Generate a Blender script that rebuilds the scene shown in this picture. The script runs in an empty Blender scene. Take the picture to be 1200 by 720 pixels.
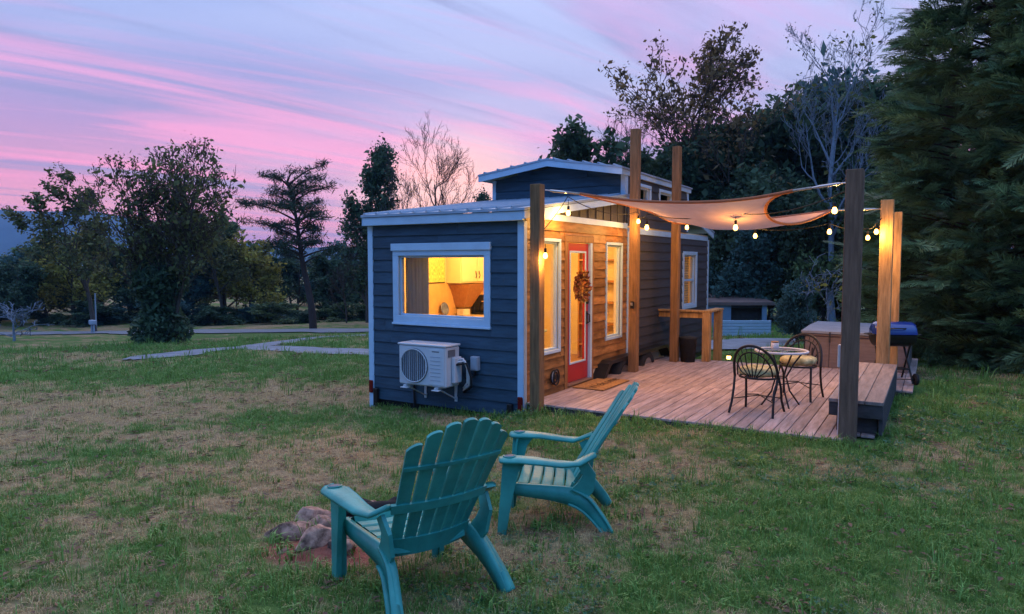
import bpy, math, random
import numpy as np
from mathutils import Matrix, Vector, noise as mnoise
random.seed(7); RNG = np.random.default_rng(7)
scene = bpy.context.scene
COL = scene.collection
R = math.radians

# ------------------------------------------------------------------ camera
ZC = 1.95
YAW = R(31.1); PIT = math.atan(51/818.)
cam_d = bpy.data.cameras.new('camera'); cam = bpy.data.objects.new('camera', cam_d); COL.objects.link(cam)
cam.location = (0, 0, ZC); cam.rotation_euler = (math.pi/2-PIT, 0, YAW)
cam_d.sensor_width = 36; cam_d.lens = 36*818/1200.; cam_d.clip_end = 20000; cam_d.clip_start = .05
scene.camera = cam

# ------------------------------------------------------------------ sky, sun, exposure
SUN_AZ = (-.58, .815)                      # the glow lies behind the house, to the left
world = bpy.data.worlds.new('World'); scene.world = world; world.use_nodes = True
def build_world():
    nt = world.node_tree; nt.nodes.clear(); N = nt.nodes.new; L = nt.links.new
    out = N('ShaderNodeOutputWorld'); bg = N('ShaderNodeBackground'); bg.inputs[1].default_value = 1.0
    L(bg.outputs[0], out.inputs[0])
    tc = N('ShaderNodeTexCoord'); sep = N('ShaderNodeSeparateXYZ'); L(tc.outputs['Generated'], sep.inputs[0])
    def math_(op, a, b=None, clamp=False):
        m = N('ShaderNodeMath'); m.operation = op; m.use_clamp = clamp
        for i, v in enumerate((a, b)):
            if v is None: continue
            if isinstance(v, (int, float)): m.inputs[i].default_value = v
            else: L(v, m.inputs[i])
        return m.outputs[0]
    def ramp(fac, stops):
        r = N('ShaderNodeValToRGB'); L(fac, r.inputs[0]); el = r.color_ramp.elements
        while len(el) < len(stops): el.new(.5)
        for e, (p, c) in zip(el, stops): e.position = p; e.color = (*c, 1)
        return r.outputs[0]
    def mix(fac, a, b, mode='MIX'):
        m = N('ShaderNodeMix'); m.data_type = 'RGBA'; m.blend_type = mode
        if isinstance(fac, (int, float)): m.inputs[0].default_value = fac
        else: L(fac, m.inputs[0])
        for i, v in ((6, a), (7, b)):
            if isinstance(v, tuple): m.inputs[i].default_value = (*v, 1)
            else: L(v, m.inputs[i])
        return m.outputs[2]
    z = math_('MAXIMUM', sep.outputs[2], 0.0)
    az = math_('ADD', math_('MULTIPLY', sep.outputs[0], SUN_AZ[0]), math_('MULTIPLY', sep.outputs[1], SUN_AZ[1]))
    west = ramp(z, [(0, (1.0, .36, .25)), (.05, (.84, .30, .29)), (.10, (.52, .215, .31)), (.17, (.30, .195, .355)), (.25, (.19, .215, .40)), (.36, (.165, .245, .48)), (.55, (.24, .36, .66)), (1, (.38, .48, .76))])
    east = ramp(z, [(0, (.015, .03, .06)), (.15, (.03, .075, .20)), (.38, (.08, .25, .68)), (.65, (.18, .42, .96)), (1, (.38, .48, .76))])
    facm = N('ShaderNodeMapRange'); facm.interpolation_type = 'SMOOTHSTEP'
    L(az, facm.inputs[0]); facm.inputs[1].default_value = -.25; facm.inputs[2].default_value = .55
    base = mix(facm.outputs[0], east, west)
    # streaky cirrus on a plane high above
    zz = math_('ADD', z, .10)
    cx = math_('DIVIDE', sep.outputs[0], zz); cy = math_('DIVIDE', sep.outputs[1], zz)
    cmb = N('ShaderNodeCombineXYZ'); L(cx, cmb.inputs[0]); L(cy, cmb.inputs[1])
    def noise(rot, sc, detail, dist, off, lo, hi):
        mp = N('ShaderNodeMapping'); mp.vector_type = 'TEXTURE'
        mp.inputs['Rotation'].default_value = (0, 0, rot); mp.inputs['Scale'].default_value = sc; mp.inputs['Location'].default_value = off
        L(cmb.outputs[0], mp.inputs[0])
        n = N('ShaderNodeTexNoise'); n.inputs['Scale'].default_value = 1; n.inputs['Detail'].default_value = detail; n.inputs['Roughness'].default_value = .55
        n.inputs['Distortion'].default_value = dist; L(mp.outputs[0], n.inputs['Vector'])
        mr = N('ShaderNodeMapRange'); mr.interpolation_type = 'SMOOTHSTEP'
        L(n.outputs[0], mr.inputs[0]); mr.inputs[1].default_value = lo; mr.inputs[2].default_value = hi
        return mr.outputs[0]
    n1 = noise(R(72), (3.4, .62, 1), 6, .9, (1.7, .3, 0), .49, .66)
    n2 = noise(R(77), (3.2, .45, 1), 5, .7, (4.1, 7.3, 0), .46, .64)
    n3 = noise(R(66), (1.8, .24, 1), 7, .9, (9.1, 2.3, 0), .51, .68)
    pale = noise(R(30), (7, 2.6, 1), 3, .3, (3.1, 12.3, 0), .42, .70)
    lit = math_('MULTIPLY', facm.outputs[0], 1.0)
    c = mix(math_('MULTIPLY', pale, math_('MULTIPLY', lit, .55)), base, (.40, .42, .58))
    c = mix(math_('MULTIPLY', n2, math_('MULTIPLY', lit, .65)), c, (.17, .185, .34))
    pinkc = ramp(z, [(0, (.86, .28, .32)), (.12, (.74, .23, .37)), (.3, (.42, .25, .44)), (.6, (.32, .30, .52))])
    c = mix(math_('MULTIPLY', n1, math_('MULTIPLY', lit, .75)), c, pinkc)
    c = mix(math_('MULTIPLY', n3, math_('MULTIPLY', lit, .42)), c, pinkc)
    # the glow left by the sun just under the horizon
    d3 = N('ShaderNodeVectorMath'); d3.operation = 'DOT_PRODUCT'; L(tc.outputs['Generated'], d3.inputs[0]); d3.inputs[1].default_value = (SUN_AZ[0], SUN_AZ[1], .02)
    gl = N('ShaderNodeMapRange'); gl.interpolation_type = 'SMOOTHSTEP'; L(d3.outputs['Value'], gl.inputs[0]); gl.inputs[1].default_value = .982; gl.inputs[2].default_value = 1.0
    c = mix(math_('MULTIPLY', gl.outputs[0], .7), c, (1.05, .56, .36))
    sky = N('ShaderNodeTexSky'); sky.sky_type = 'NISHITA'; sky.sun_disc = False
    sky.sun_elevation = R(1.0); sky.sun_rotation = math.atan2(SUN_AZ[0], SUN_AZ[1]); sky.altitude = 200
    c = mix(.01, c, sky.outputs[0], 'ADD')
    L(c, bg.inputs[0])
build_world()
sun_d = bpy.data.lights.new('sun', 'SUN'); sun_d.energy = .5; sun_d.angle = R(60); sun_d.color = (1, .80, .74)
sun = bpy.data.objects.new('sun', sun_d); COL.objects.link(sun)
sun.rotation_euler = Vector((SUN_AZ[0], SUN_AZ[1], .55)).to_track_quat('Z', 'Y').to_euler(); sun.location = (0, 0, 30)
vs = scene.view_settings; vs.view_transform = 'Standard'; vs.look = 'None'; vs.exposure = 1.0; vs.gamma = 1.0; vs.use_curve_mapping = False
cy_ = scene.cycles
cy_.use_denoising = True
try: cy_.denoiser = 'OPENIMAGEDENOISE'
except Exception: pass
cy_.max_bounces = 6; cy_.diffuse_bounces = 3; cy_.glossy_bounces = 2; cy_.transmission_bounces = 3; cy_.transparent_max_bounces = 10
cy_.sample_clamp_indirect = 3.0; cy_.caustics_reflective = False; cy_.caustics_refractive = False

# ------------------------------------------------------------------ pixel (photo, 1200x720) -> direction helpers
_fw = np.array([-math.sin(YAW)*math.cos(PIT), math.cos(YAW)*math.cos(PIT), -math.sin(PIT)])
_rt = np.array([math.cos(YAW), math.sin(YAW), 0.]); _up = np.cross(_rt, _fw); _C = np.array([0, 0, ZC])
def ray(x, y): return _fw+_rt*(x-600)/818.-_up*(y-360)/818.
def on_y(x, y, Y): d = ray(x, y); return _C+d*(Y/d[1])
def on_x(x, y, X): d = ray(x, y); return _C+d*(X/d[0])
def on_z(x, y, Z): d = ray(x, y); return _C+d*((Z-ZC)/d[2])
def sp(a): return np.log1p(np.exp(np.clip(a, -40, 40)))+np.maximum(a-40, 0)
def smooth(a, b, x):
    t = np.clip((x-a)/(b-a), 0, 1); return t*t*(3-2*t)
def _h(ix, iy, s): 
    v = np.sin(ix*127.1+iy*311.7+s*74.7)*43758.5453; return v-np.floor(v)
def vnoise(x, y, s=0.):
    ix, iy = np.floor(x), np.floor(y); fx, fy = x-ix, y-iy; fx = fx*fx*(3-2*fx); fy = fy*fy*(3-2*fy)
    a = _h(ix, iy, s); b = _h(ix+1, iy, s); c = _h(ix, iy+1, s); d = _h(ix+1, iy+1, s)
    return (a*(1-fx)+b*fx)*(1-fy)+(c*(1-fx)+d*fx)*fy
def fbm(x, y, s=0., o=4):
    v = 0; a = .5
    for i in range(o): v = v+a*vnoise(x, y, s+i*3.1); x = x*2.03+1.7; y = y*2.03-.9; a *= .5
    return v
PIT_C = (-3.5, 3.85)                       # middle of the fire pit
def terrain(x, y):
    x = np.asarray(x, float); y = np.asarray(y, float)
    s = -.84*x+.54*y; dep = -.5165*x+.8563*y
    z = -.055*(sp(s-6.5)-sp(s-60))+.16*(1-smooth(4.0, 7, dep))+.095*smooth(6.3, 7.6, y)*smooth(-4.9, -4.2, x)*(1-smooth(-.5, .6, x))*(1-smooth(13, 15, y))
    r = np.hypot(x, y)
    z = z+.05*(fbm(x*.35, y*.35, 3)-.47)*smooth(1, 4, r)*(1-.8*smooth(-5.2, -3.6, x)*(1-smooth(.2, 1.4, x))*smooth(6.6, 8, y)*(1-smooth(13, 17, y)))
    z = z+.02*(fbm(x*2.3, y*2.3, 9, 3)-.44)*(1-smooth(14, 30, r))
    dp = np.hypot((x-PIT_C[0])*1.0, (y-PIT_C[1])*1.0); z = z-.13*np.exp(-(dp/1.1)**2)+.07*np.exp(-((x+3.33)**2+(y-3.20)**2)/.05)
    return z
def tz(x, y): return float(terrain(x, y))
def on_ground(px, py):
    d = ray(px, py); t = 1.0
    for i in range(4000):
        p = _C+d*t
        if p[2] <= tz(p[0], p[1]): break
        t += .02+t*.002
    return p
def at(px, D):                              # ground point under a pixel column at depth D
    d = ray(px, 309); p = d*D; return (float(p[0]), float(p[1]), tz(p[0], p[1]))
def height_to(px, ytop, D): 
    return float((_C+ray(px, ytop)*D)[2])-at(px, D)[2]

# ------------------------------------------------------------------ materials
MATS = {}
def mat(name, col, rough=.65, var=.18, scale=6., stretch=(1, 1, 1), bump=0., bscale=60., metal=0., objvar=0., col2=None, spec=.3, island=0., transl=0., coat=0.):
    m = bpy.data.materials.new(name); m.use_nodes = True; nt = m.node_tree; nt.nodes.clear(); N = nt.nodes.new; L = nt.links.new
    out = N('ShaderNodeOutputMaterial'); p = N('ShaderNodeBsdfPrincipled'); L(p.outputs[0], out.inputs[0])
    p.inputs['Roughness'].default_value = rough; p.inputs['Metallic'].default_value = metal; p.inputs['Specular IOR Level'].default_value = spec
    p.inputs['Coat Weight'].default_value = coat
    tc = N('ShaderNodeTexCoord'); oi = N('ShaderNodeObjectInfo')
    add = N('ShaderNodeVectorMath'); add.operation = 'ADD'; L(tc.outputs['Object'], add.inputs[0])
    sc = N('ShaderNodeVectorMath'); sc.operation = 'SCALE'; sc.inputs[0].default_value = (31.7, 17.3, 23.1); L(oi.outputs['Random'], sc.inputs['Scale']); L(sc.outputs[0], add.inputs[1])
    mp = N('ShaderNodeMapping'); mp.inputs['Scale'].default_value = stretch; L(add.outputs[0], mp.inputs[0])
    n = N('ShaderNodeTexNoise'); n.inputs['Scale'].default_value = scale; n.inputs['Detail'].default_value = 6; n.inputs['Roughness'].default_value = .62; L(mp.outputs[0], n.inputs['Vector'])
    r = N('ShaderNodeValToRGB'); L(n.outputs[0], r.inputs[0])
    lo = tuple(max(0, c*(1-var)) for c in col); hi = tuple(min(1, c*(1+var)) for c in (col2 or col))
    r.color_ramp.elements[0].position = .32; r.color_ramp.elements[0].color = (*lo, 1)
    r.color_ramp.elements[1].position = .68; r.color_ramp.elements[1].color = (*hi, 1)
    c = r.outputs[0]
    if objvar or island:
        src = oi.outputs['Random']
        if island:
            g = N('ShaderNodeNewGeometry'); src = g.outputs['Random Per Island']
        a = objvar or island
        mr = N('ShaderNodeMapRange'); mr.inputs[3].default_value = 1-a; mr.inputs[4].default_value = 1+a; L(src, mr.inputs[0])
        v = N('ShaderNodeVectorMath'); v.operation = 'SCALE'; L(c, v.inputs[0]); L(mr.outputs[0], v.inputs['Scale']); c = v.outputs[0]
    L(c, p.inputs['Base Color'])
    if bump:
        n2 = N('ShaderNodeTexNoise'); n2.inputs['Scale'].default_value = bscale; n2.inputs['Detail'].default_value = 4; L(mp.outputs[0], n2.inputs['Vector'])
        b = N('ShaderNodeBump'); b.inputs['Strength'].default_value = bump; b.inputs['Distance'].default_value = .01; L(n2.outputs[0], b.inputs['Height']); L(b.outputs[0], p.inputs['Normal'])
    if transl:
        t = N('ShaderNodeBsdfTranslucent'); L(c, t.inputs[0]); mx = N('ShaderNodeMixShader'); mx.inputs[0].default_value = transl
        L(p.outputs[0], mx.inputs[1]); L(t.outputs[0], mx.inputs[2]); L(mx.outputs[0], out.inputs[0])
    MATS[name] = m; return m
def emit(name, col, strength):
    m = bpy.data.materials.new(name); m.use_nodes = True; nt = m.node_tree; nt.nodes.clear()
    o = nt.nodes.new('ShaderNodeOutputMaterial'); e = nt.nodes.new('ShaderNodeEmission'); e.inputs[0].default_value = (*col, 1); e.inputs[1].default_value = strength
    nt.links.new(e.outputs[0], o.inputs[0]); MATS[name] = m; return m
def glass(name, tint=(.97, .98, .98)):
    m = bpy.data.materials.new(name); m.use_nodes = True; nt = m.node_tree; nt.nodes.clear(); N = nt.nodes.new; L = nt.links.new
    o = N('ShaderNodeOutputMaterial'); t = N('ShaderNodeBsdfTransparent'); t.inputs[0].default_value = (*tint, 1); g = N('ShaderNodeBsdfGlossy'); g.inputs['Roughness'].default_value = .02
    f = N('ShaderNodeFresnel'); f.inputs[0].default_value = 1.45; mx = N('ShaderNodeMixShader'); ge = N('ShaderNodeNewGeometry'); iv = N('ShaderNodeMath'); iv.operation = 'SUBTRACT'; iv.inputs[0].default_value = 1; L(ge.outputs['Backfacing'], iv.inputs[1]); mu = N('ShaderNodeMath'); mu.operation = 'MULTIPLY'; L(f.outputs[0], mu.inputs[0]); L(iv.outputs[0], mu.inputs[1]); L(mu.outputs[0], mx.inputs[0]); L(t.outputs[0], mx.inputs[1]); L(g.outputs[0], mx.inputs[2]); L(mx.outputs[0], o.inputs[0])
    MATS[name] = m; return m

mat('siding', (.033, .068, .100), .55, .28, 3, (1, 1, 6), .25, 30, objvar=.10)
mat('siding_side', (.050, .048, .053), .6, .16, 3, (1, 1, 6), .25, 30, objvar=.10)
mat('sky_tinted_trim', (.44, .60, .74), .5, .07, 4, bump=.08)  # white trim with the blue cast of the sky light put into its colour
mat('roof_metal', (.36, .46, .56), .38, .08, 3, metal=.35)
mat('cedar', (.22, .095, .028), .5, .32, 3.0, (5, 1, 5), .25, 25, objvar=.3, col2=(.32, .15, .05))
mat('cedar_casing', (.30, .14, .05), .5, .3, 3.5, (6, 6, 1), .2, 25, objvar=.12)
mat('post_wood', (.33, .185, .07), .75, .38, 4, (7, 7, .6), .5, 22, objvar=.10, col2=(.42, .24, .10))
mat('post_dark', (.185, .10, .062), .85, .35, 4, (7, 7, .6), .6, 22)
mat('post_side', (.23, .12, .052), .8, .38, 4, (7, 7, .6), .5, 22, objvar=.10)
mat('deck_wood', (.34, .24, .205), .72, .24, 2.2, (9, 1, 5), .4, 18, objvar=.2, col2=(.41, .295, .27))
mat('bench_wood', (.27, .20, .17), .75, .28, 2.2, (9, 1, 5), .45, 18, objvar=.12)
mat('bench_dark', (.075, .062, .06), .85, .3, 3, (2, 5, 5), .4)
mat('door_red', (.42, .022, .028), .35, .08, 3)
mat('black_metal', (.014, .013, .013), .38, .3, 20, bump=.1)
mat('bronze', (.018, .014, .012), .45, .3, 14)
mat('rubber', (.018, .018, .019), .8, .2, 20, bump=.3)
mat('ac_white', (.56, .58, .60), .42, .05, 4)
mat('ac_grille', (.16, .16, .17), .5, .1, 8)
mat('grey_box', (.33, .38, .44), .5, .08, 6)
mat('tail_red', (.16, .008, .01), .2, .1, 5)
mat('teal_plastic', (.038, .275, .215), .42, .22, 4, bump=.12, spec=.45, col2=(.046, .31, .245))
mat('rock', (.27, .135, .088), .9, .65, 16, bump=1.0, bscale=22, objvar=.25, col2=(.36, .20, .14))
mat('char', (.02, .018, .018), .95, .4, 8, bump=.8, bscale=25)
mat('cushion', (.46, .37, .15), .9, .4, 14, bump=.3, bscale=120, col2=(.56, .46, .22))
mat('sail', (.46, .29, .235), .85, .08, 5, bump=.15, bscale=160, transl=.42)
mat('sail_hem', (.50, .17, .075), .8, .1, 9, transl=.2)
mat('rope', (.42, .36, .30), .9, .2, 30)
mat('steel', (.55, .55, .56), .3, .1, 9, metal=.9)
mat('cable', (.012, .012, .012), .7, .1, 9)
emit('bulb', (1, .50, .09), 9)
emit('filament', (1, .70, .28), 60)
emit('path_glow', (1, .56, .13), 5)
glass('pane'); glass('table_glass', (.75, .8, .8))
mat('tub_brown', (.165, .125, .118), .7, .2, 3, (1, 1, 8), .3, 20)
mat('tub_cover', (.20, .225, .28), .55, .12, 4, bump=.2)
mat('tub_strap', (.03, .03, .035), .7)
mat('grill_blue', (.012, .035, .22), .22, .08, 4, spec=.6, coat=.5)
mat('mat_coir', (.40, .20, .07), .95, .3, 25, bump=.8, bscale=150)
mat('mat_print', (.06, .035, .02), .95, .2, 25)
mat('wall_cream', (.78, .66, .44), .8, .05, 3)
mat('cabinet', (.80, .70, .48), .5, .05, 4)
mat('curtain_cloth', (.34, .36, .36), .9, .12, 8, (6, 6, .4), .2, transl=.55)
mat('backsplash', (.62, .40, .18), .5, .14, 6)
mat('counter', (.55, .42, .26), .4, .15, 9)
mat('hood_wood', (.36, .17, .07), .5, .2, 6, (6, 6, 1))
mat('floor_wood', (.36, .20, .09), .5, .2, 4, (6, 1, 1))
mat('plate_blue', (.12, .16, .34), .3, .5, 30)
mat('picture_birch', (.62, .40, .08), .8, .6, 22, (1, 5, .9), col2=(.75, .62, .2))
mat('wreath_rust', (.24, .075, .03), .85, .3, 20, island=.55)
mat('wreath_gold', (.48, .25, .05), .85, .3, 20, island=.45)
mat('bark', (.085, .062, .05), .95, .35, 5, (6, 6, 1), .8, 20)
mat('bark_pale', (.17, .20, .25), .9, .3, 5, (5, 5, 1), .6, 20)
mat('bark_red', (.06, .038, .032), .95, .3, 5, (6, 6, 1), .6, 20)
for nm, c in dict(leaf_olive=(.115, .125, .045), leaf_dark=(.070, .115, .062), leaf_mid=(.10, .145, .062), leaf_yellow=(.27, .24, .05), leaf_russet=(.18, .12, .052), leaf_blue=(.065, .135, .12)).items():
    mat(nm, c, .6, .2, 2, island=.55, transl=.42, spec=.25)
mat('needles', (.04, .062, .035), .65, .2, 2, island=.4, spec=.2)
mat('frond', (.10, .185, .085), .5, .3, .9, island=.55, spec=.4, col2=(.15, .235, .105), transl=.32)
mat('grass_green', (.13, .235, .035), .55, .25, 1.5, island=.5, spec=.3, transl=.2, col2=(.14, .24, .055))
mat('grass_dry', (.50, .35, .165), .8, .25, 1.5, island=.55, spec=.15, transl=.15)
mat('clover_leaf', (.045, .135, .050), .4, .25, 2, island=.4, spec=.5, transl=.15)
mat('dead_leaf', (.17, .09, .05), .8, .3, 4, island=.4)
mat('asphalt', (.17, .18, .20), .85, .15, 2, bump=.3)
mat('gravel', (.22, .225, .245), .9, .28, 3, bump=.9, bscale=14)
mat('hill_forest', (.035, .055, .045), .95, .3, .01)
mat('shed_wall', (.17, .24, .33), .7, .1, 3)
mat('shed_dark', (.035, .03, .03), .9)
mat('shed_roof', (.16, .10, .085), .8, .25, 1.5)
mat('panel_white', (.34, .46, .56), .5, .07, 3)
mat('sign_white', (.75, .75, .76), .5)
mat('ceramic', (.68, .62, .58), .35)
mat('interior_lamp', (.8, .8, .8)); emit('lamp_disc', (1, .62, .22), 12)

# ------------------------------------------------------------------ mesh helpers
class MB:
    def __init__(s): s.v = []; s.f = []; s.sm = []
    def add(s, vs, fs, smooth=False, M=None):
        b = len(s.v)
        s.v += [tuple(M @ Vector(p)) if M is not None else tuple(p) for p in vs]
        s.f += [tuple(i+b for i in f) for f in fs]; s.sm += [smooth]*len(fs); return s
    def box(s, a, b, M=None):
        x0, y0, z0 = a; x1, y1, z1 = b
        return s.add([(x0, y0, z0), (x1, y0, z0), (x1, y1, z0), (x0, y1, z0), (x0, y0, z1), (x1, y0, z1), (x1, y1, z1), (x0, y1, z1)],
                     [(0, 3, 2, 1), (4, 5, 6, 7), (0, 1, 5, 4), (1, 2, 6, 5), (2, 3, 7, 6), (3, 0, 4, 7)], M=M)
    def cbox(s, a, b, c=.006, M=None):     # chamfered box
        x = [a[0], a[0]+c, b[0]-c, b[0]]; y = [a[1], a[1]+c, b[1]-c, b[1]]; z = [a[2], a[2]+c, b[2]-c, b[2]]
        vs = []
        for k, zz in ((1, z[0]), (0, z[1]), (0, z[2]), (1, z[3])):
            if k: vs += [(x[1], y[1], zz), (x[2], y[1], zz), (x[2], y[2], zz), (x[1], y[2], zz)]
            else: vs += [(x[1], y[0], zz), (x[2], y[0], zz), (x[3], y[1], zz), (x[3], y[2], zz), (x[2], y[3], zz), (x[1], y[3], zz), (x[0], y[2], zz), (x[0], y[1], zz)]
        f = [(3, 2, 1, 0), (20, 21, 22, 23)]
        lo = list(range(4, 12)); hi = list(range(12, 20))
        for i in range(8): f.append((lo[i], lo[(i+1) % 8], hi[(i+1) % 8], hi[i]))
        m = [0, 1, 1, 2, 2, 3, 3, 0]
        for i in range(8):
            j = (i+1) % 8
            if m[i] == m[j]: f.append((m[i], lo[j], lo[i])[::1]); f.append((20+m[i], hi[i], hi[j]))
            else: f.append((m[i], m[j], lo[j], lo[i])); f.append((20+m[j], 20+m[i], hi[i], hi[j]))
        return s.add(vs, f, M=M)
    def tube(s, pts, r, n=6, cap=True, smooth=True):
        pts = [Vector(p) for p in pts]; m = len(pts); rs = r if isinstance(r, (list, tuple)) else [r]*m
        vs = []; prev = None
        for i, p in enumerate(pts):
            t = (pts[min(i+1, m-1)]-pts[max(i-1, 0)])
            t = t.normalized() if t.length > 1e-9 else Vector((0, 0, 1))
            if prev is None: a = t.orthogonal().normalized()
            else:
                a = prev-t*prev.dot(t); a = a.normalized() if a.length > 1e-6 else t.orthogonal().normalized()
            prev = a; b = t.cross(a)
            vs += [p+(a*math.cos(2*math.pi*k/n)+b*math.sin(2*math.pi*k/n))*rs[i] for k in range(n)]
        fs = [(i*n+k, i*n+(k+1) % n, (i+1)*n+(k+1) % n, (i+1)*n+k) for i in range(m-1) for k in range(n)]
        s.add(vs, fs, smooth)
        if cap: s.add([vs[k] for k in range(n)], [tuple(range(n))[::-1]]); s.add(vs[-n:], [tuple(range(n))])
        return s
    def lathe(s, prof, n=20, M=None, smooth=True):
        vs = []; fs = []
        for r, z in prof: vs += [(r*math.cos(2*math.pi*k/n), r*math.sin(2*math.pi*k/n), z) for k in range(n)]
        for i in range(len(prof)-1):
            for k in range(n): fs.append((i*n+k, i*n+(k+1) % n, (i+1)*n+(k+1) % n, (i+1)*n+k))
        return s.add(vs, fs, smooth, M)
    def band(s, pts, sides, w, t, up=None, smooth=False):   # rectangular section swept along pts
        pts = [Vector(p) for p in pts]; m = len(pts); vs = []
        ws = w if isinstance(w, (list, tuple)) else [w]*m; ts = t if isinstance(t, (list, tuple)) else [t]*m
        for i, p in enumerate(pts):
            tg = (pts[min(i+1, m-1)]-pts[max(i-1, 0)]).normalized()
            sd = Vector(sides[i] if isinstance(sides, list) else sides); sd = (sd-tg*sd.dot(tg)).normalized(); nn = tg.cross(sd)
            a = sd*ws[i]/2; b = nn*ts[i]/2
            vs += [p-a-b, p+a-b, p+a+b, p-a+b]
        fs = [(i*4+k, i*4+(k+1) % 4, (i+1)*4+(k+1) % 4, (i+1)*4+k) for i in range(m-1) for k in range(4)]
        fs += [(3, 2, 1, 0), tuple(4*(m-1)+k for k in range(4))]
        return s.add(vs, fs, smooth)
    def prism(s, poly, ax, a, b):           # polygon in the two other axes, extruded along axis ax from a to b
        def P(u, v, w): return {0: (w, u, v), 1: (u, w, v), 2: (u, v, w)}[ax]
        n = len(poly); vs = [P(u, v, a) for u, v in poly]+[P(u, v, b) for u, v in poly]
        return s.add(vs, [tuple(range(n))[::-1], tuple(range(n, 2*n))]+[(i, (i+1) % n, n+(i+1) % n, n+i) for i in range(n)])
    def build(s, name, m, parent=None, local=False, recentre=True):
        me = bpy.data.meshes.new(name); v = np.array(s.v, float).reshape(-1, 3)
        c = np.zeros(3)
        if recentre and len(v): c = (v.min(0)+v.max(0))/2
        me.from_pydata((v-c).tolist(), [], s.f); me.polygons.foreach_set('use_smooth', s.sm); me.update()
        me.materials.append(MATS[m]); o = bpy.data.objects.new(name, me); COL.objects.link(o)
        return attach(o, parent, c, local)
def attach(o, parent, c, local=False):
    if parent is not None:
        o.parent = parent
        if not local:
            w = Vector((0, 0, 0)); q = parent
            while q is not None: w += q.location; q = q.parent
            c = Vector(c)-w
    o.location = c; return o
def np_mesh(name, V, F, m, parent=None, smooth=False, loc=(0, 0, 0)):     # quads or tris array, vectorised
    me = bpy.data.meshes.new(name); k = F.shape[1]
    me.vertices.add(len(V)); me.vertices.foreach_set('co', V.astype(np.float32).ravel())
    me.loops.add(F.size); me.loops.foreach_set('vertex_index', F.astype(np.int32).ravel())
    me.polygons.add(len(F)); me.polygons.foreach_set('loop_start', np.arange(0, F.size, k, dtype=np.int32))
    if smooth: me.polygons.foreach_set('use_smooth', np.ones(len(F), bool))
    me.update(calc_edges=True); me.validate()
    me.materials.append(MATS[m]); o = bpy.data.objects.new(name, me); COL.objects.link(o)
    o.location = loc
    if parent is not None: o.parent = parent
    return o
def tag(o, label=None, cat=None, group=None, kind=None):
    if label: o['label'] = label
    if cat: o['category'] = cat
    if group: o['group'] = group
    if kind: o['kind'] = kind
    return o
def thing(name, label, cat, loc=(0, 0, 0), rotz=0, group=None):
    o = bpy.data.objects.new(name, None); o.empty_display_size = .2; COL.objects.link(o); o.location = loc; o.rotation_euler = (0, 0, rotz)
    return tag(o, label, cat, group)
def copy_tree(o, parent=None):
    c = o.copy(); COL.objects.link(c); c.parent = parent
    for ch in list(o.children):
        if ch.name in bpy.data.objects: copy_tree(ch, c)
    return c
def lamp(name, loc, power, col=(1, .60, .22), radius=.03, parent=None):
    d = bpy.data.lights.new(name, 'POINT'); d.energy = power; d.color = col; d.shadow_soft_size = radius
    o = bpy.data.objects.new(name, d); COL.objects.link(o); attach(o, parent, loc); return o

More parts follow.
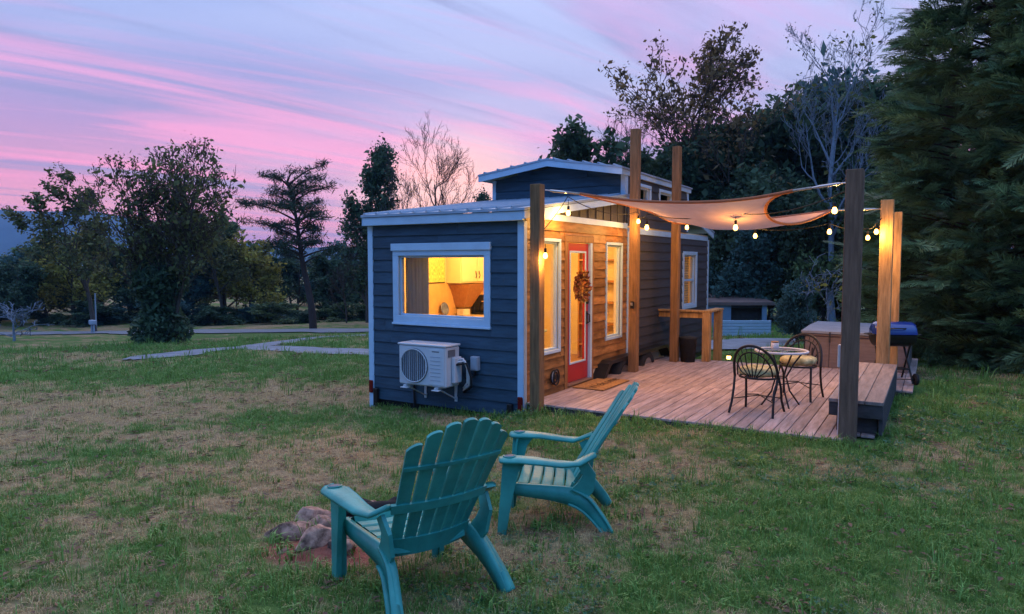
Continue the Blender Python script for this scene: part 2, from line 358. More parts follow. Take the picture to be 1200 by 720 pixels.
# ================================================================== SETTING: lawn, roads, hills
CAMANG = math.pi/2+YAW
def build_lawn():
    radii = .25*1.028**np.arange(0, 352)
    ang = np.concatenate([np.arange(-54, 54, .36), np.arange(54, 306, 3.0)])*math.pi/180+CAMANG
    nr, na = len(radii), len(ang)
    RR, AA = np.meshgrid(radii, ang, indexing='ij'); X = RR*np.cos(AA); Y = RR*np.sin(AA); Z = terrain(X, Y)
    V = np.stack([X, Y, Z], -1).reshape(-1, 3); V = np.vstack([V, [[0, 0, tz(0, 0)]]])
    i, j = np.meshgrid(np.arange(nr-1), np.arange(na), indexing='ij'); j2 = (j+1) % na
    F = np.stack([i*na+j, (i+1)*na+j, (i+1)*na+j2, i*na+j2], -1).reshape(-1, 4)
    o = np_mesh('lawn', V, F, 'grass_green', smooth=True); me = o.data; me.materials.clear()
    for nm, fn in (('green', greenness), ('soil', soilness)):
        a = me.attributes.new(nm, 'FLOAT', 'POINT'); a.data.foreach_set('value', fn(V[:, 0], V[:, 1]).astype(np.float32))
    m = bpy.data.materials.new('lawn'); m.use_nodes = True; nt = m.node_tree; nt.nodes.clear(); N = nt.nodes.new; L = nt.links.new
    out = N('ShaderNodeOutputMaterial'); p = N('ShaderNodeBsdfPrincipled'); L(p.outputs[0], out.inputs[0]); p.inputs['Roughness'].default_value = .9; p.inputs['Specular IOR Level'].default_value = .1
    g = N('ShaderNodeNewGeometry')
    def noise(s, d=6):
        n = N('ShaderNodeTexNoise'); n.inputs['Scale'].default_value = s; n.inputs['Detail'].default_value = d; n.inputs['Roughness'].default_value = .65; L(g.outputs['Position'], n.inputs['Vector']); return n.outputs[0]
    def ramp(f, a, b, p0=.35, p1=.65):
        r = N('ShaderNodeValToRGB'); L(f, r.inputs[0]); r.color_ramp.elements[0].color = (*a, 1); r.color_ramp.elements[1].color = (*b, 1); r.color_ramp.elements[0].position = p0; r.color_ramp.elements[1].position = p1; return r.outputs[0]
    def mix(f, a, b):
        x = N('ShaderNodeMix'); x.data_type = 'RGBA'; L(f, x.inputs[0]); L(a, x.inputs[6]); L(b, x.inputs[7]); return x.outputs[2]
    grn = ramp(noise(9), (.055, .105, .024), (.125, .20, .045)); dry = ramp(noise(13), (.17, .115, .062), (.42, .29, .15)); red = ramp(noise(10), (.20, .062, .042), (.36, .125, .085))
    at_ = N('ShaderNodeAttribute'); at_.attribute_name = 'green'; so = N('ShaderNodeAttribute'); so.attribute_name = 'soil'
    ad = N('ShaderNodeMath'); ad.operation = 'ADD'; L(at_.outputs['Fac'], ad.inputs[0]); ad2 = N('ShaderNodeMath'); ad2.operation = 'MULTIPLY_ADD'; L(noise(3.2, 8), ad2.inputs[0]); ad2.inputs[1].default_value = 1.1; ad2.inputs[2].default_value = -.55; L(ad2.outputs[0], ad.inputs[1])
    mr = N('ShaderNodeMapRange'); mr.interpolation_type = 'SMOOTHSTEP'; L(ad.outputs[0], mr.inputs[0]); mr.inputs[1].default_value = .25; mr.inputs[2].default_value = .75
    sa = N('ShaderNodeMath'); sa.operation = 'MULTIPLY_ADD'; L(noise(6, 6), sa.inputs[0]); sa.inputs[1].default_value = .9; L(so.outputs['Fac'], sa.inputs[2])
    sm = N('ShaderNodeMapRange'); sm.interpolation_type = 'SMOOTHSTEP'; L(sa.outputs[0], sm.inputs[0]); sm.inputs[1].default_value = .75; sm.inputs[2].default_value = 1.05
    L(mix(sm.outputs[0], mix(mr.outputs[0], dry, grn), red), p.inputs['Base Color'])
    b = N('ShaderNodeBump'); b.inputs['Strength'].default_value = .9; b.inputs['Distance'].default_value = .03; L(noise(22, 8), b.inputs['Height']); L(b.outputs[0], p.inputs['Normal'])
    me.materials.append(m); tag(o, kind='structure')
def blob(x, y, cx, cy, rx, ry, ang=0):
    c, s = math.cos(ang), math.sin(ang); u = ((x-cx)*c+(y-cy)*s)/rx; v = (-(x-cx)*s+(y-cy)*c)/ry; return np.exp(-(u*u+v*v))
def greenness(x, y):
    x = np.asarray(x, float); y = np.asarray(y, float)
    g = .45+1.1*(fbm(x*.55+3, y*.55, 21)-.47)+1.1*(fbm(x*1.7, y*1.7, 5)-.47)+1.0*(fbm(x*5.1, y*5.1, 15, 3)-.44)
    u = _rt[0]*x+_rt[1]*y; d = -.5165*x+.8563*y
    g = g+.30*smooth(-1.0, 2.0, u)                             # the right side is greener
    g = g+.55*blob(x, y, -5.6, 6.7, 2.4, .55, 0)-.35*blob(x, y, -6, 5.2, 2.6, .8, .2)
    g = g-.45*np.exp(-((d-11.5)/2.2)**2)*smooth(1, -3, u)       # worn band across the left lawn
    g = g+.55*np.exp(-((d-17)/3.2)**2)*smooth(0, -4, u)-.25*np.exp(-((d-30)/1.2)**2)*smooth(-16, -20, u)+.35*np.exp(-((d-36)/5)**2)*smooth(-4, -7, u)+.5*np.exp(-((d-26)/2)**2)*smooth(-4, -7, u)
    g = g-.4*blob(x, y, -2.1, 4.4, 1.0, .6, .4)-.35*blob(x, y, -1.2, 6.6, 2.2, .7, 0)+.3*blob(x, y, .6, 5.2, 1.5, 1.5)
    return g
def soilness(x, y):
    x = np.asarray(x, float); y = np.asarray(y, float)
    return .85*np.exp(-(np.hypot(x-PIT_C[0], (y-PIT_C[1]))/.62)**2)+.95*blob(x, y, -3.33, 3.20, .46, .34, .5)+.42*blob(x, y, -2.2, 4.6, .8, .45, .4)
build_lawn()

RIB = []
def ribbon(name, pix, w, m, lift):
    P = [on_ground(*q)[:2] for q in pix]; pts = []
    for i in range(len(P)-1):
        for k in range(12):
            t = k/12.; p0 = P[max(i-1, 0)]; p1 = P[i]; p2 = P[i+1]; p3 = P[min(i+2, len(P)-1)]
            pts.append(.5*((2*p1)+(-p0+p2)*t+(2*p0-5*p1+4*p2-p3)*t*t+(-p0+3*p1-3*p2+p3)*t**3))
    pts.append(P[-1]); pts = np.array(pts); RIB.append((pts, w)); V = []; nn = 5
    for i, p in enumerate(pts):
        d = pts[min(i+1, len(pts)-1)]-pts[max(i-1, 0)]; d = d/np.linalg.norm(d); n = np.array([-d[1], d[0]])
        for k in range(nn):
            q = p+n*w*((k/(nn-1.))-.5)*(1+.7*(float(vnoise(p[0]*.9+k*3, p[1]*.9))-.5))*min(1, .25+i/10., .25+(len(pts)-1-i)/10.); V.append((q[0], q[1], tz(q[0], q[1])+lift))
    F = [(i*nn+k, i*nn+k+1, (i+1)*nn+k+1, (i+1)*nn+k) for i in range(len(pts)-1) for k in range(nn-1)]
    o = np_mesh(name, np.array(V), np.array(F), m, smooth=True); return tag(o, kind='structure')
ribbon('road', [(-260, 397), (-60, 393), (100, 390.5), (250, 389), (433, 388), (520, 387)], 4.2, 'asphalt', .05)
ribbon('gravel_driveway', [(150, 423), (200, 417), (250, 411), (300, 408), (360, 411), (433, 414), (520, 418)], 1.7, 'gravel', .035)
ribbon('gravel_path', [(262, 410.5), (300, 406.5), (338, 401), (380, 396), (433, 393.5), (500, 391.5)], 1.2, 'gravel', .04)
ribbon('gravel_yard', [(800, 412), (850, 406), (905, 402), (960, 400)], 3.0, 'gravel', .05)

def build_hills():
    V = []; F = []; n = 140
    for i in range(n):
        px = -700+i*14.; d = ray(px, 309); 
        h = 50+30*float(fbm(np.array(i*.06), np.array(2.2), 4))+125*(1-float(smooth(90, 330, px)))
        for k, (D, hh) in enumerate(((1900, -3.6), (2200, h*.55), (2500, h), (2800, h*.7), (3300, -3.6))):
            p = d*D; V.append((p[0], p[1], hh*(1 if k in (0, 4) else .93+.12*float(vnoise(np.array(i*.35), np.array(k*3.))))))
    for i in range(n-1):
        for k in range(4): F.append((i*5+k, i*5+k+1, (i+1)*5+k+1, (i+1)*5+k))
    tag(np_mesh('hills', np.array(V), np.array(F), 'hill_forest', smooth=True), kind='structure')
build_hills()

# ================================================================== TINY HOUSE
XR, XL = -4.55, -7.18        # right (long, deck) side and left side
YF, YT, YE, YB = 7.82, 11.25, 14.8, 16.42   # front wall, start and end of the tall middle, back wall
house = thing('tiny_house', 'dark blue tiny house on a trailer with cedar entrance wall and raised middle roof', 'house', ((XL+XR)/2, 12.1, -.25))
def minus(rects, h):
    out = []
    for (a0, a1, b0, b1) in rects:
        c0, c1, d0, d1 = h
        if c0 >= a1 or c1 <= a0 or d0 >= b1 or d1 <= b0: out.append((a0, a1, b0, b1)); continue
        if a0 < c0: out.append((a0, c0, b0, b1))
        if a1 > c1: out.append((c1, a1, b0, b1))
        x0, x1 = max(a0, c0), min(a1, c1)
        if b0 < d0: out.append((x0, x1, b0, d0))
        if b1 > d1: out.append((x0, x1, d1, b1))
    return [r for r in out if r[1]-r[0] > .012 and r[3]-r[2] > .012]
def wall_panel(name, m, plane, a, b, rects):          # plane 'x': slab x in a..b over (y,z) rects
    mb = MB()
    for (u0, u1, z0, z1) in rects:
        if plane == 'x': mb.box((a, u0, z0), (b, u1, z1))
        else: mb.box((u0, a, z0), (u1, b, z1))
    return mb.build(name, m, house)
FW = (-6.62, -5.14, 1.20, 2.06)                        # front window opening (x, z)
DOOR = (9.07, 9.87, .16, 2.26)                         # openings on the long side (y, z)
TW1 = (8.20, 8.80, .74, 2.25); TW2 = (10.49, 11.09, .74, 2.25)
SW = (14.55, 15.42, 1.05, 2.13); CW1 = (11.62, 12.45, 3.08, 3.32); CW2 = (13.0, 13.8, 3.08, 3.32)
r = minus([(XL+.01, XR-.01, -.02, 2.60)], FW); wall_panel('wall', 'wall_cream', 'y', YF+.01, YF+.11, r)
side = [(YF+.01, YB-.01, -.02, 2.60), (YT, YE, 2.60, 3.46)]
for h in (DOOR, TW1, TW2, SW, CW1, CW2): side = minus(side, h)
wall_panel('wall', 'wall_cream', 'x', XR-.11, XR-.01, side)
wall_panel('wall', 'wall_cream', 'x', XL+.01, XL+.11, [(YF+.01, YB-.01, -.02, 2.60), (YT, YE, 2.60, 3.46)])
wall_panel('wall', 'wall_cream', 'y', YB-.11, YB-.01, [(XL+.11, XR-.11, -.02, 2.60)])
MB().box((XL+.02, YF+.02, .02), (XR-.02, YB-.02, .15)).build('floor_panel', 'floor_wood', house)
def plank(name, m, plane, out, u0, u1, z0, z1, face, lap=.026, thin=.006):
    o = out; mb = MB(); t0 = face+o*lap; t1 = face+o*thin
    def P(u, t, z): return (t, u, z) if plane == 'x' else (u, t, z)
    u0 += .0012; u1 -= .0012
    vs = [P(u0, face, z0), P(u1, face, z0), P(u1, t0, z0), P(u0, t0, z0), P(u0, face, z1), P(u1, face, z1), P(u1, t1, z1), P(u0, t1, z1)]
    mb.add(vs, [(0, 1, 2, 3), (7, 6, 5, 4), (3, 2, 6, 7), (0, 4, 5, 1), (1, 5, 6, 2), (0, 3, 7, 4)])
    return mb.build(name, m, house)
def siding(name, m, plane, out, face, u0, u1, z0, z1, step, holes=(), joints=0, rng=random.Random(3)):
    z = z0
    while z < z1-.02:
        row = [(u0, u1, z, min(z+step, z1))]
        if joints:
            js = sorted(rng.uniform(u0+.2, u1-.2) for _ in range(joints)); e = [u0]+js+[u1]; row = [(e[i], e[i+1], z, min(z+step, z1)) for i in range(len(e)-1) if e[i+1]-e[i] > .05]
        for h in holes: row = minus(row, h)
        for q in row: plank(name, m, plane, out, q[0], q[1], q[2], q[3], face)
        z += step
def grow(h, g): return (h[0]-g, h[1]+g, h[2]-g, h[3]+g)
siding('siding_plank', 'siding', 'y', -1, YF, XL+.07, XR-.07, -.06, 2.50, .172, [grow(FW, .105)], joints=1)
siding('cedar_plank', 'cedar', 'x', 1, XR, YF+.06, YT+.10, -.06, 2.545, .137, [grow(DOOR, .10), grow(TW1, .05), grow(TW2, .05), (9.95, 11.5, -.1, .30)], joints=2)
siding('siding_plank', 'siding_side', 'x', 1, XR, YT+.17, YB-.07, -.06, 2.47, .172, [grow(SW, .08), (9.9, 13.4, -.1, .30)])
siding('siding_plank', 'siding_side', 'x', 1, XR, YT+.10, YE, 2.60, 3.45, .172, [grow(CW1, .06), grow(CW2, .06)])
siding('siding_plank', 'siding', 'x', -1, XL, YF+.07, YB-.07, -.06, 2.50, .172)
# board and batten triangle between the frieze and the lower roof, with the raised front of the middle part
def roof_z(y): return 2.60+(y-7.6)*.132
MB().prism([(YF+.02, 2.60), (YT, 2.60), (YT, roof_z(YT)-.06), (YF+.02, roof_z(YF)-.05)], 0, XR-.10, XR+.004).build('gable_board', 'siding_side', house)
for i in range(9):
    y = 8.9+i*.29; z1 = roof_z(y)-.07
    MB().box((XR+.004, y, 2.645), (XR+.022, y+.045, z1)).build('batten', 'siding_side', house)
# tall front face above the lower roof
apex = -5.9
def gz(x): return 3.74-(abs(x-apex)*.155 if x > apex else abs(x-apex)*.135)
zz = 2.95
MB().prism([(XL+.02, 2.6), (XR-.02, 2.6), (XR-.02, gz(XR)-.05), (apex, gz(apex)-.05), (XL+.02, gz(XL)-.05)], 1, YT+.01, YT+.10).build('wall', 'siding', house)
while zz < 3.72:
    z1 = min(zz+.172, 3.73); xa, xb = XL+.05, XR-.06
    if z1 > gz(XL): xa = max(xa, apex-(3.74-z1)/.135)
    if z1 > gz(XR): xb = min(xb, apex+(3.74-z1)/.155)
    if xb-xa > .15: plank('siding_plank', 'siding', 'y', -1, xa, xb, zz, z1, YT)
    zz += .172
for y0, y1 in ((YE-.10, YE-.01),):
    MB().prism([(XL+.02, 2.6), (XR-.02, 2.6), (XR-.02, gz(XR)-.05), (apex, gz(apex)-.05), (XL+.02, gz(XL)-.05)], 1, y0, y1).build('wall', 'siding', house)
# corner boards and frieze
def trim(a, b, nm='corner_board', m='sky_tinted_trim'): return MB().cbox(a, b, .004).build(nm, m, house)
trim((XR-.07, YF-.026, -.22), (XR+.026, YF+.06, 2.50)); trim((XL-.026, YF-.026, -.22), (XL+.07, YF+.06, 2.50))
trim((XR-.02, YT+.10, .30), (XR+.028, YT+.17, 2.50)); trim((XR-.06, YB-.07, -.10), (XR+.026, YB+.026, 2.50))
trim((XR-.06, YT-.026, 3.02), (XR+.026, YT+.10, 3.46)); trim((XL-.026, YT-.026, 2.9), (XL+.05, YT+.10, 3.50))
trim((XR-.02, YE-.09, 2.62), (XR+.026, YE+.01, 3.46))
trim((XR-.01, YF+.06, 2.545), (XR+.024, YT+.10, 2.635), 'frieze_board'); trim((XR-.01, YT+.171, 2.47), (XR+.024, YB-.071, 2.57), 'frieze_board')
# lower roof: sheet, ribs, fascia, soffit
def shed_roof(y0, z0, y1, z1, nm):
    mb = MB(); xa, xb = XL-.05, XR+.10
    mb.add([(xa, y0, z0), (xb, y0, z0), (xb, y1, z1), (xa, y1, z1), (xa, y0, z0+.035), (xb, y0, z0+.035), (xb, y1, z1+.035), (xa, y1, z1+.035)], [(0, 3, 2, 1), (4, 5, 6, 7), (0, 1, 5, 4), (1, 2, 6, 5), (2, 3, 7, 6), (3, 0, 4, 7)])
    rf = mb.build(nm, 'roof_metal', house); k = 0
    while xa+.08+k*.229 < xb-.02:
        x = xa+.08+k*.229; mb = MB()
        mb.add([(x-.022, y0-.012, z0+.036), (x+.022, y0-.012, z0+.036), (x+.022, y1, z1+.036), (x-.022, y1, z1+.036), (x-.012, y0-.012, z0+.062), (x+.012, y0-.012, z0+.062), (x+.012, y1, z1+.062), (x-.012, y1, z1+.062)], [(0, 3, 2, 1), (4, 5, 6, 7), (0, 1, 5, 4), (1, 2, 6, 5), (2, 3, 7, 6), (3, 0, 4, 7)])
        mb.build('roof_rib', 'roof_metal', rf); k += 1
    return rf
shed_roof(7.68, 2.622, YT+.002, roof_z(YT)+.012, 'roof'); shed_roof(YE, 3.06, YB+.2, 2.66, 'roof')
trim((XL-.03, 7.70, 2.50), (XR+.06, 7.728, 2.618), 'fascia')
MB().box((XL-.02, 7.73, 2.505), (XR+.02, YF, 2.522)).build('soffit', 'sky_tinted_trim', house)
def rake(x0, x1, ya, za, yb, zb, h, nm='rake_board'):
    mb = MB(); mb.add([(x0, ya, za-h), (x1, ya, za-h), (x1, yb, zb-h), (x0, yb, zb-h), (x0, ya, za), (x1, ya, za), (x1, yb, zb), (x0, yb, zb)], [(0, 3, 2, 1), (4, 5, 6, 7), (0, 1, 5, 4), (1, 2, 6, 5), (2, 3, 7, 6), (3, 0, 4, 7)]); return mb.build(nm, 'sky_tinted_trim', house)
rake(XR+.062, XR+.09, 7.70, 2.618, YT, roof_z(YT)+.006, .10); rake(XR+.027, XR+.06, 7.73, 2.60, YT, roof_z(YT)-.03, .02, 'soffit')
rake(XL-.045, XL-.032, 7.70, 2.618, YT, roof_z(YT)+.006, .115); rake(XR+.062, XR+.09, YE+.01, 3.055, YB+.18, 2.655, .115)
# raised gable roof
def gable_roof():
    xa, xb = XL-.17, XR+.07; ya, yb = YT-.30, YE+.12
    def Z(x): return 3.80-(abs(x-apex)*.165 if x > apex else abs(x-apex)*.135)
    for x0, x1 in ((xa, apex), (apex, xb)):
        mb = MB(); mb.add([(x0, ya, Z(x0)-.03), (x1, ya, Z(x1)-.03), (x1, yb, Z(x1)-.03), (x0, yb, Z(x0)-.03), (x0, ya, Z(x0)), (x1, ya, Z(x1)), (x1, yb, Z(x1)), (x0, yb, Z(x0))], [(0, 3, 2, 1), (4, 5, 6, 7), (0, 1, 5, 4), (1, 2, 6, 5), (2, 3, 7, 6), (3, 0, 4, 7)])
        rf = mb.build('roof', 'roof_metal', house)
        for k in range(5):
            x = x0+(x1-x0)*(k+.5)/5
            MB().add([(x-.02, ya-.01, Z(x)), (x+.02, ya-.01, Z(x)), (x+.02, yb, Z(x)), (x-.02, yb, Z(x)), (x-.01, ya-.01, Z(x)+.025), (x+.01, ya-.01, Z(x)+.025), (x+.01, yb, Z(x)+.025), (x-.01, yb, Z(x)+.025)], [(4, 5, 6, 7), (0, 1, 5, 4), (1, 2, 6, 5), (2, 3, 7, 6), (3, 0, 4, 7)]).build('roof_rib', 'roof_metal', rf)
        mb = MB(); h = .105
        mb.add([(x0, ya+.012, Z(x0)-.032-h), (x1, ya+.012, Z(x1)-.032-h), (x1, ya+.04, Z(x1)-.032-h), (x0, ya+.04, Z(x0)-.032-h), (x0, ya+.012, Z(x0)-.032), (x1, ya+.012, Z(x1)-.032), (x1, ya+.04, Z(x1)-.032), (x0, ya+.04, Z(x0)-.032)], [(0, 3, 2, 1), (4, 5, 6, 7), (0, 1, 5, 4), (1, 2, 6, 5), (2, 3, 7, 6), (3, 0, 4, 7)]); mb.build('rake_board', 'sky_tinted_trim', house)
    for x in (xa+.02, xb-.05): MB().box((x, ya+.045, Z(x)-.125), (x+.028, yb-.02, Z(x+.028 if x > apex else x)-.036)).build('fascia', 'sky_tinted_trim', house)
gable_roof()
# windows: trim frame is the part, sash / panes / sill its sub-parts
def frame4(mb, plane, face, out, h, w, d, top=None, bot=None):
    u0, u1, z0, z1 = h; a, b = sorted((face, face+out*d)); top = top or w; bot = bot or w
    for (p, q, s, t) in ((u0-w, u0, z0, z1), (u1, u1+w, z0, z1), (u0-w, u1+w, z1, z1+top), (u0-w, u1+w, z0-bot, z0)):
        if plane == 'x': mb.cbox((a, p, s), (b, q, t), .004)
        else: mb.cbox((p, a, s), (q, b, t), .004)
def window(plane, face, out, h, w, d=.035, mull=None, m='sky_tinted_trim', nm='window'):
    mb = MB(); frame4(mb, plane, face, out, h, w, d); f = mb.build(nm, m, house)
    inn = (h[0]+.028, h[1]-.028, h[2]+.028, h[3]-.028); mb = MB(); frame4(mb, plane, face-out*.06, out, inn, .028, .05); mb.build('sash', 'sky_tinted_trim', f)
    panes = [inn]
    if mull:
        zm = (inn[2]+inn[3])/2; a, b = sorted((face-out*.058, face-out*.012)); mb = MB()
        if plane == 'x': mb.box((a, inn[0], zm-.02), (b, inn[1], zm+.02))
        else: mb.box((inn[0], a, zm-.02), (inn[1], b, zm+.02))
        mb.build('meeting_rail', 'sky_tinted_trim', f); panes = [(inn[0], inn[1], inn[2], zm-.02), (inn[0], inn[1], zm+.02, inn[3])]
    for q in panes:
        a, b = sorted((face-out*.045, face-out*.041)); mb = MB()
        if plane == 'x': mb.box((a, q[0], q[2]), (b, q[1], q[3]))
        else: mb.box((q[0], a, q[2]), (q[1], b, q[3]))
        mb.build('pane', 'pane', f)
    return f
w_front = window('y', YF, -1, FW, .10)
MB().cbox((FW[0]-.115, YF-.06, FW[3]+.072), (FW[1]+.115, YF-.002, FW[3]+.175), .004).build('window_head', 'sky_tinted_trim', w_front)
MB().cbox((FW[0]-.11, YF-.055, FW[2]-.13), (FW[1]+.11, YF-.002, FW[2]-.10), .004).build('sill', 'sky_tinted_trim', w_front)
window('x', XR, 1, TW1, .045, .032); window('x', XR, 1, TW2, .045, .032)
window('x', XR, 1, SW, .075, .035, mull=True); window('x', XR, 1, CW1, .055, .03); window('x', XR, 1, CW2, .055, .03)
# door with casing
mb = MB(); frame4(mb, 'x', XR, 1, DOOR, .095, .03); casing = mb.build('door_casing', 'cedar_casing', house)
MB().cbox((XR-.06, DOOR[1]-.035, DOOR[2]), (XR+.034, DOOR[1]+.03, DOOR[3]), .004).build('door_jamb', 'sky_tinted_trim', house)
MB().box((XR-.08, DOOR[0], DOOR[2]), (XR+.05, DOOR[1], DOOR[2]+.03)).build('threshold', 'steel', house)
dy0, dy1, dz0, dz1 = DOOR[0]+.012, DOOR[1]-.04, DOOR[2]+.035, DOOR[3]-.012
gl = (dy0+.10, dy1-.105, dz0+.27, dz1-.12)
mb = MB()
for q in minus([(dy0, dy1, dz0, dz1)], gl): mb.box((XR-.052, q[0], q[2]), (XR-.008, q[1], q[3]))
door = mb.build('door', 'door_red', house)
mb = MB(); frame4(mb, 'x', XR-.008, 1, (gl[0]+.022, gl[1]-.022, gl[2]+.022, gl[3]-.022), .03, .014); mb.build('glass_frame', 'sky_tinted_trim', door)
MB().box((XR-.032, gl[0], gl[2]), (XR-.028, gl[1], gl[3])).build('pane', 'pane', door)
mb = MB(); mb.cbox((XR-.008, dy1-.095, 1.02), (XR+.012, dy1-.045, 1.22)); mb.tube([(XR+.01, dy1-.07, 1.18), (XR+.05, dy1-.07, 1.17), (XR+.055, dy1-.07, 1.06), (XR+.01, dy1-.07, 1.04)], .011, 8); mb.build('handle', 'black_metal', door)
MB().lathe([(0, .03), (.028, .03), (.032, .02), (.032, 0)], 14, Matrix.Translation((XR-.006, dy1-.07, 1.36)) @ Matrix.Rotation(R(90), 4, 'Y')).build('deadbolt', 'black_metal', door)
# trailer: fender, wheel, chassis, tail lights, jacks
mb = MB(); fy = [(9.98, .135), (10.20, .36), (10.32, .40), (13.0, .40), (13.12, .36), (13.35, .135)]
mb.prism(fy+[(13.25, .135), (13.06, .31), (12.98, .345), (10.34, .345), (10.26, .31), (10.08, .135)], 0, XR-.05, XR+.20); mb.build('fender', 'black_metal', house)
for yy in (10.95, 12.05):
    mb = MB(); mb.lathe([(.06, -.10), (.28, -.11), (.335, -.07), (.34, 0), (.335, .07), (.28, .11), (.2, .09)], 28, Matrix.Translation((XR+.08, yy, .05)) @ Matrix.Rotation(R(90), 4, 'Y')); wh = mb.build('wheel', 'rubber', house)
    MB().lathe([(0, .075), (.05, .085), (.12, .06), (.19, .07), (.205, .085)], 24, Matrix.Translation((XR+.08, yy, .05)) @ Matrix.Rotation(R(90), 4, 'Y')).build('rim', 'steel', wh)
MB().box((XL+.02, YF+.02, -.20), (XR-.04, YB-.02, -.065)).build('chassis', 'black_metal', house)
for x in (XL+.02, XR-.02):
    mb = MB(); mb.cbox((x-.038, YF-.052, .02), (x+.038, YF-.027, .21), .01); mb.build('tail_light', 'tail_red', house)
for x in (XL+.13, XR-.17):
    zg = tz(x, YF-.02); mb = MB(); mb.cbox((x-.04, YF-.075, -.16), (x+.04, YF-.025, .10)); mb.tube([(x, YF-.05, .05), (x, YF-.05, zg-.02)], .025, 8); mb.box((x-.07, YF-.12, zg-.02), (x+.07, YF+.02, zg+.012)); mb.build('jack', 'black_metal', house)
for x, y in ((XL+.3, 10.5), (XR-.4, 9.0), (XL+.3, 14.5), (XR-.4, 15)):
    MB().box((x-.1, y-.1, tz(x, y)-.05), (x+.1, y+.1, -.20)).build('support_block', 'grey_box', house)

# ---- inside the house (seen through the lit windows)
iw = XL+.115
ceil = MB().box((XL+.11, YF+.11, 2.42), (XR-.11, YB-.11, 2.46)); ceil.build('ceiling_panel', 'wall_cream', house)
part_y = 12.45
MB().box((XL+.11, part_y, .15), (XR-.11, part_y+.06, 2.42)).build('partition', 'wall_cream', house)
cab = thing('wall_cabinet', 'cream upper kitchen cabinet with dark handles seen through the front window', 'cabinet', (iw+.17, 10.1, 1.60))
MB().box((iw, 9.55, 1.62), (iw+.30, 11.4, 2.36)).build('carcass', 'cabinet', cab)
for i in range(4):
    y = 9.57+i*.46; d = MB().cbox((iw+.302, y, 1.64), (iw+.32, y+.44, 2.34), .004).build('door', 'cabinet', cab)
    MB().tube([(iw+.325, y+(.40 if i % 2 == 0 else .04), 1.70), (iw+.345, y+(.40 if i % 2 == 0 else .04), 1.74), (iw+.325, y+(.40 if i % 2 == 0 else .04), 1.82)], .008, 6).build('handle', 'black_metal', d)
cnt = thing('kitchen_counter', 'kitchen counter with wooden top behind the front window', 'counter', (iw+.3, 9.6, .15))
MB().box((iw, 7.98, .16), (iw+.56, 11.4, 1.02)).build('base_cabinet', 'cabinet', cnt)
MB().cbox((iw, 7.96, 1.02), (iw+.60, 11.42, 1.06)).build('worktop', 'counter', cnt)
tag(MB().box((iw+.0, 8.95, 1.062), (iw+.012, 11.45, 1.615)).build('backsplash', 'backsplash'), 'tan tiled backsplash over the kitchen counter', 'backsplash')
pic = thing('wall_picture', 'yellow birch forest picture on the kitchen wall beside the cabinet', 'picture', (iw, 9.25, 1.5))
MB().cbox((iw, 9.0, 1.62), (iw+.02, 9.5, 2.34)).build('frame', 'bronze', pic); MB().box((iw+.021, 9.02, 1.64), (iw+.025, 9.48, 2.32)).build('print', 'picture_birch', pic)
hood = MB(); hood.add([(iw, 9.62, 1.60), (iw+.42, 9.62, 1.60), (iw+.42, 10.18, 1.60), (iw, 10.18, 1.60), (iw, 9.80, 1.20), (iw+.2, 9.80, 1.20), (iw+.2, 10.02, 1.20), (iw, 10.02, 1.20)], [(0, 1, 2, 3), (4, 7, 6, 5), (0, 4, 5, 1), (1, 5, 6, 2), (2, 6, 7, 3), (3, 7, 4, 0)])
tag(hood.build('bracket_shelf', 'hood_wood'), 'tapered brown wooden bracket under the kitchen cabinet', 'bracket')
cm = thing('coffee_maker', 'black coffee maker on the kitchen counter behind the front window', 'coffee maker', (iw+.3, 10.25, 1.06))
mb = MB(); mb.cbox((iw+.12, 10.12, 1.062), (iw+.40, 10.34, 1.10)); mb.cbox((iw+.12, 10.12, 1.10), (iw+.2, 10.34, 1.36)); mb.cbox((iw+.12, 10.12, 1.30), (iw+.38, 10.34, 1.40)); mb.build('housing', 'black_metal', cm)
MB().lathe([(.0, 0), (.065, 0), (.075, .07), (.05, .15), (.05, .17)], 16, Matrix.Translation((iw+.30, 10.23, 1.10))).build('jug', 'bronze', cm)
tag(MB().lathe([(0, .008), (.06, .01), (.105, .02), (.11, .026), (.105, .03), (.06, .02), (0, .018)], 24, Matrix.Translation((iw+.06, 9.40, 1.19)) @ Matrix.Rotation(R(78), 4, 'Y')).build('plate', 'plate_blue'), 'blue patterned round plate leaning at the back of the kitchen counter', 'plate')
tag(MB().cbox((iw+.1, 9.72, 1.062), (iw+.24, 9.92, 1.17)).build('bread_box', 'ceramic'), 'small pale canister box beside the coffee maker', 'box')
mb = MB(); cpts = [(-6.64+i*.0125, YF+.16+.025*math.sin(i*1.25)+.008*math.sin(i*.5)) for i in range(36)]
vs = [(x, y, 1.10) for x, y in cpts]+[(x, y+.003*math.sin(x*9), 2.30) for x, y in cpts]; n = len(cpts)
mb.add(vs, [(i, i+1, n+i+1, n+i) for i in range(n-1)], True); mb.add([(x, y+.004, z) for x, y, z in vs], [(i+1, i, n+i, n+i+1) for i in range(n-1)], True)
tag(mb.build('curtain', 'curtain_cloth'), 'grey pleated curtain drawn to the left side of the front window', 'curtain')
st = thing('folding_stool', 'white cross-legged stool seen through the door glass', 'stool', (-6.2, 10.9, .152))
mb = MB(); mb.band([(-6.4, 10.9, .152), (-6.0, 10.9, .72)], (0, 1, 0), .03, .03); mb.build('leg', 'sky_tinted_trim', st); mb = MB(); mb.band([(-6.0, 10.95, .152), (-6.4, 10.95, .72)], (0, 1, 0), .03, .03); mb.build('leg', 'sky_tinted_trim', st)
MB().cbox((-6.45, 10.75, .72), (-5.95, 11.1, .76)).build('seat', 'sky_tinted_trim', st)
sh = thing('bookshelf', 'open wooden shelf standing behind the right tall side window', 'shelf', (-5.3, 12.2, .152))
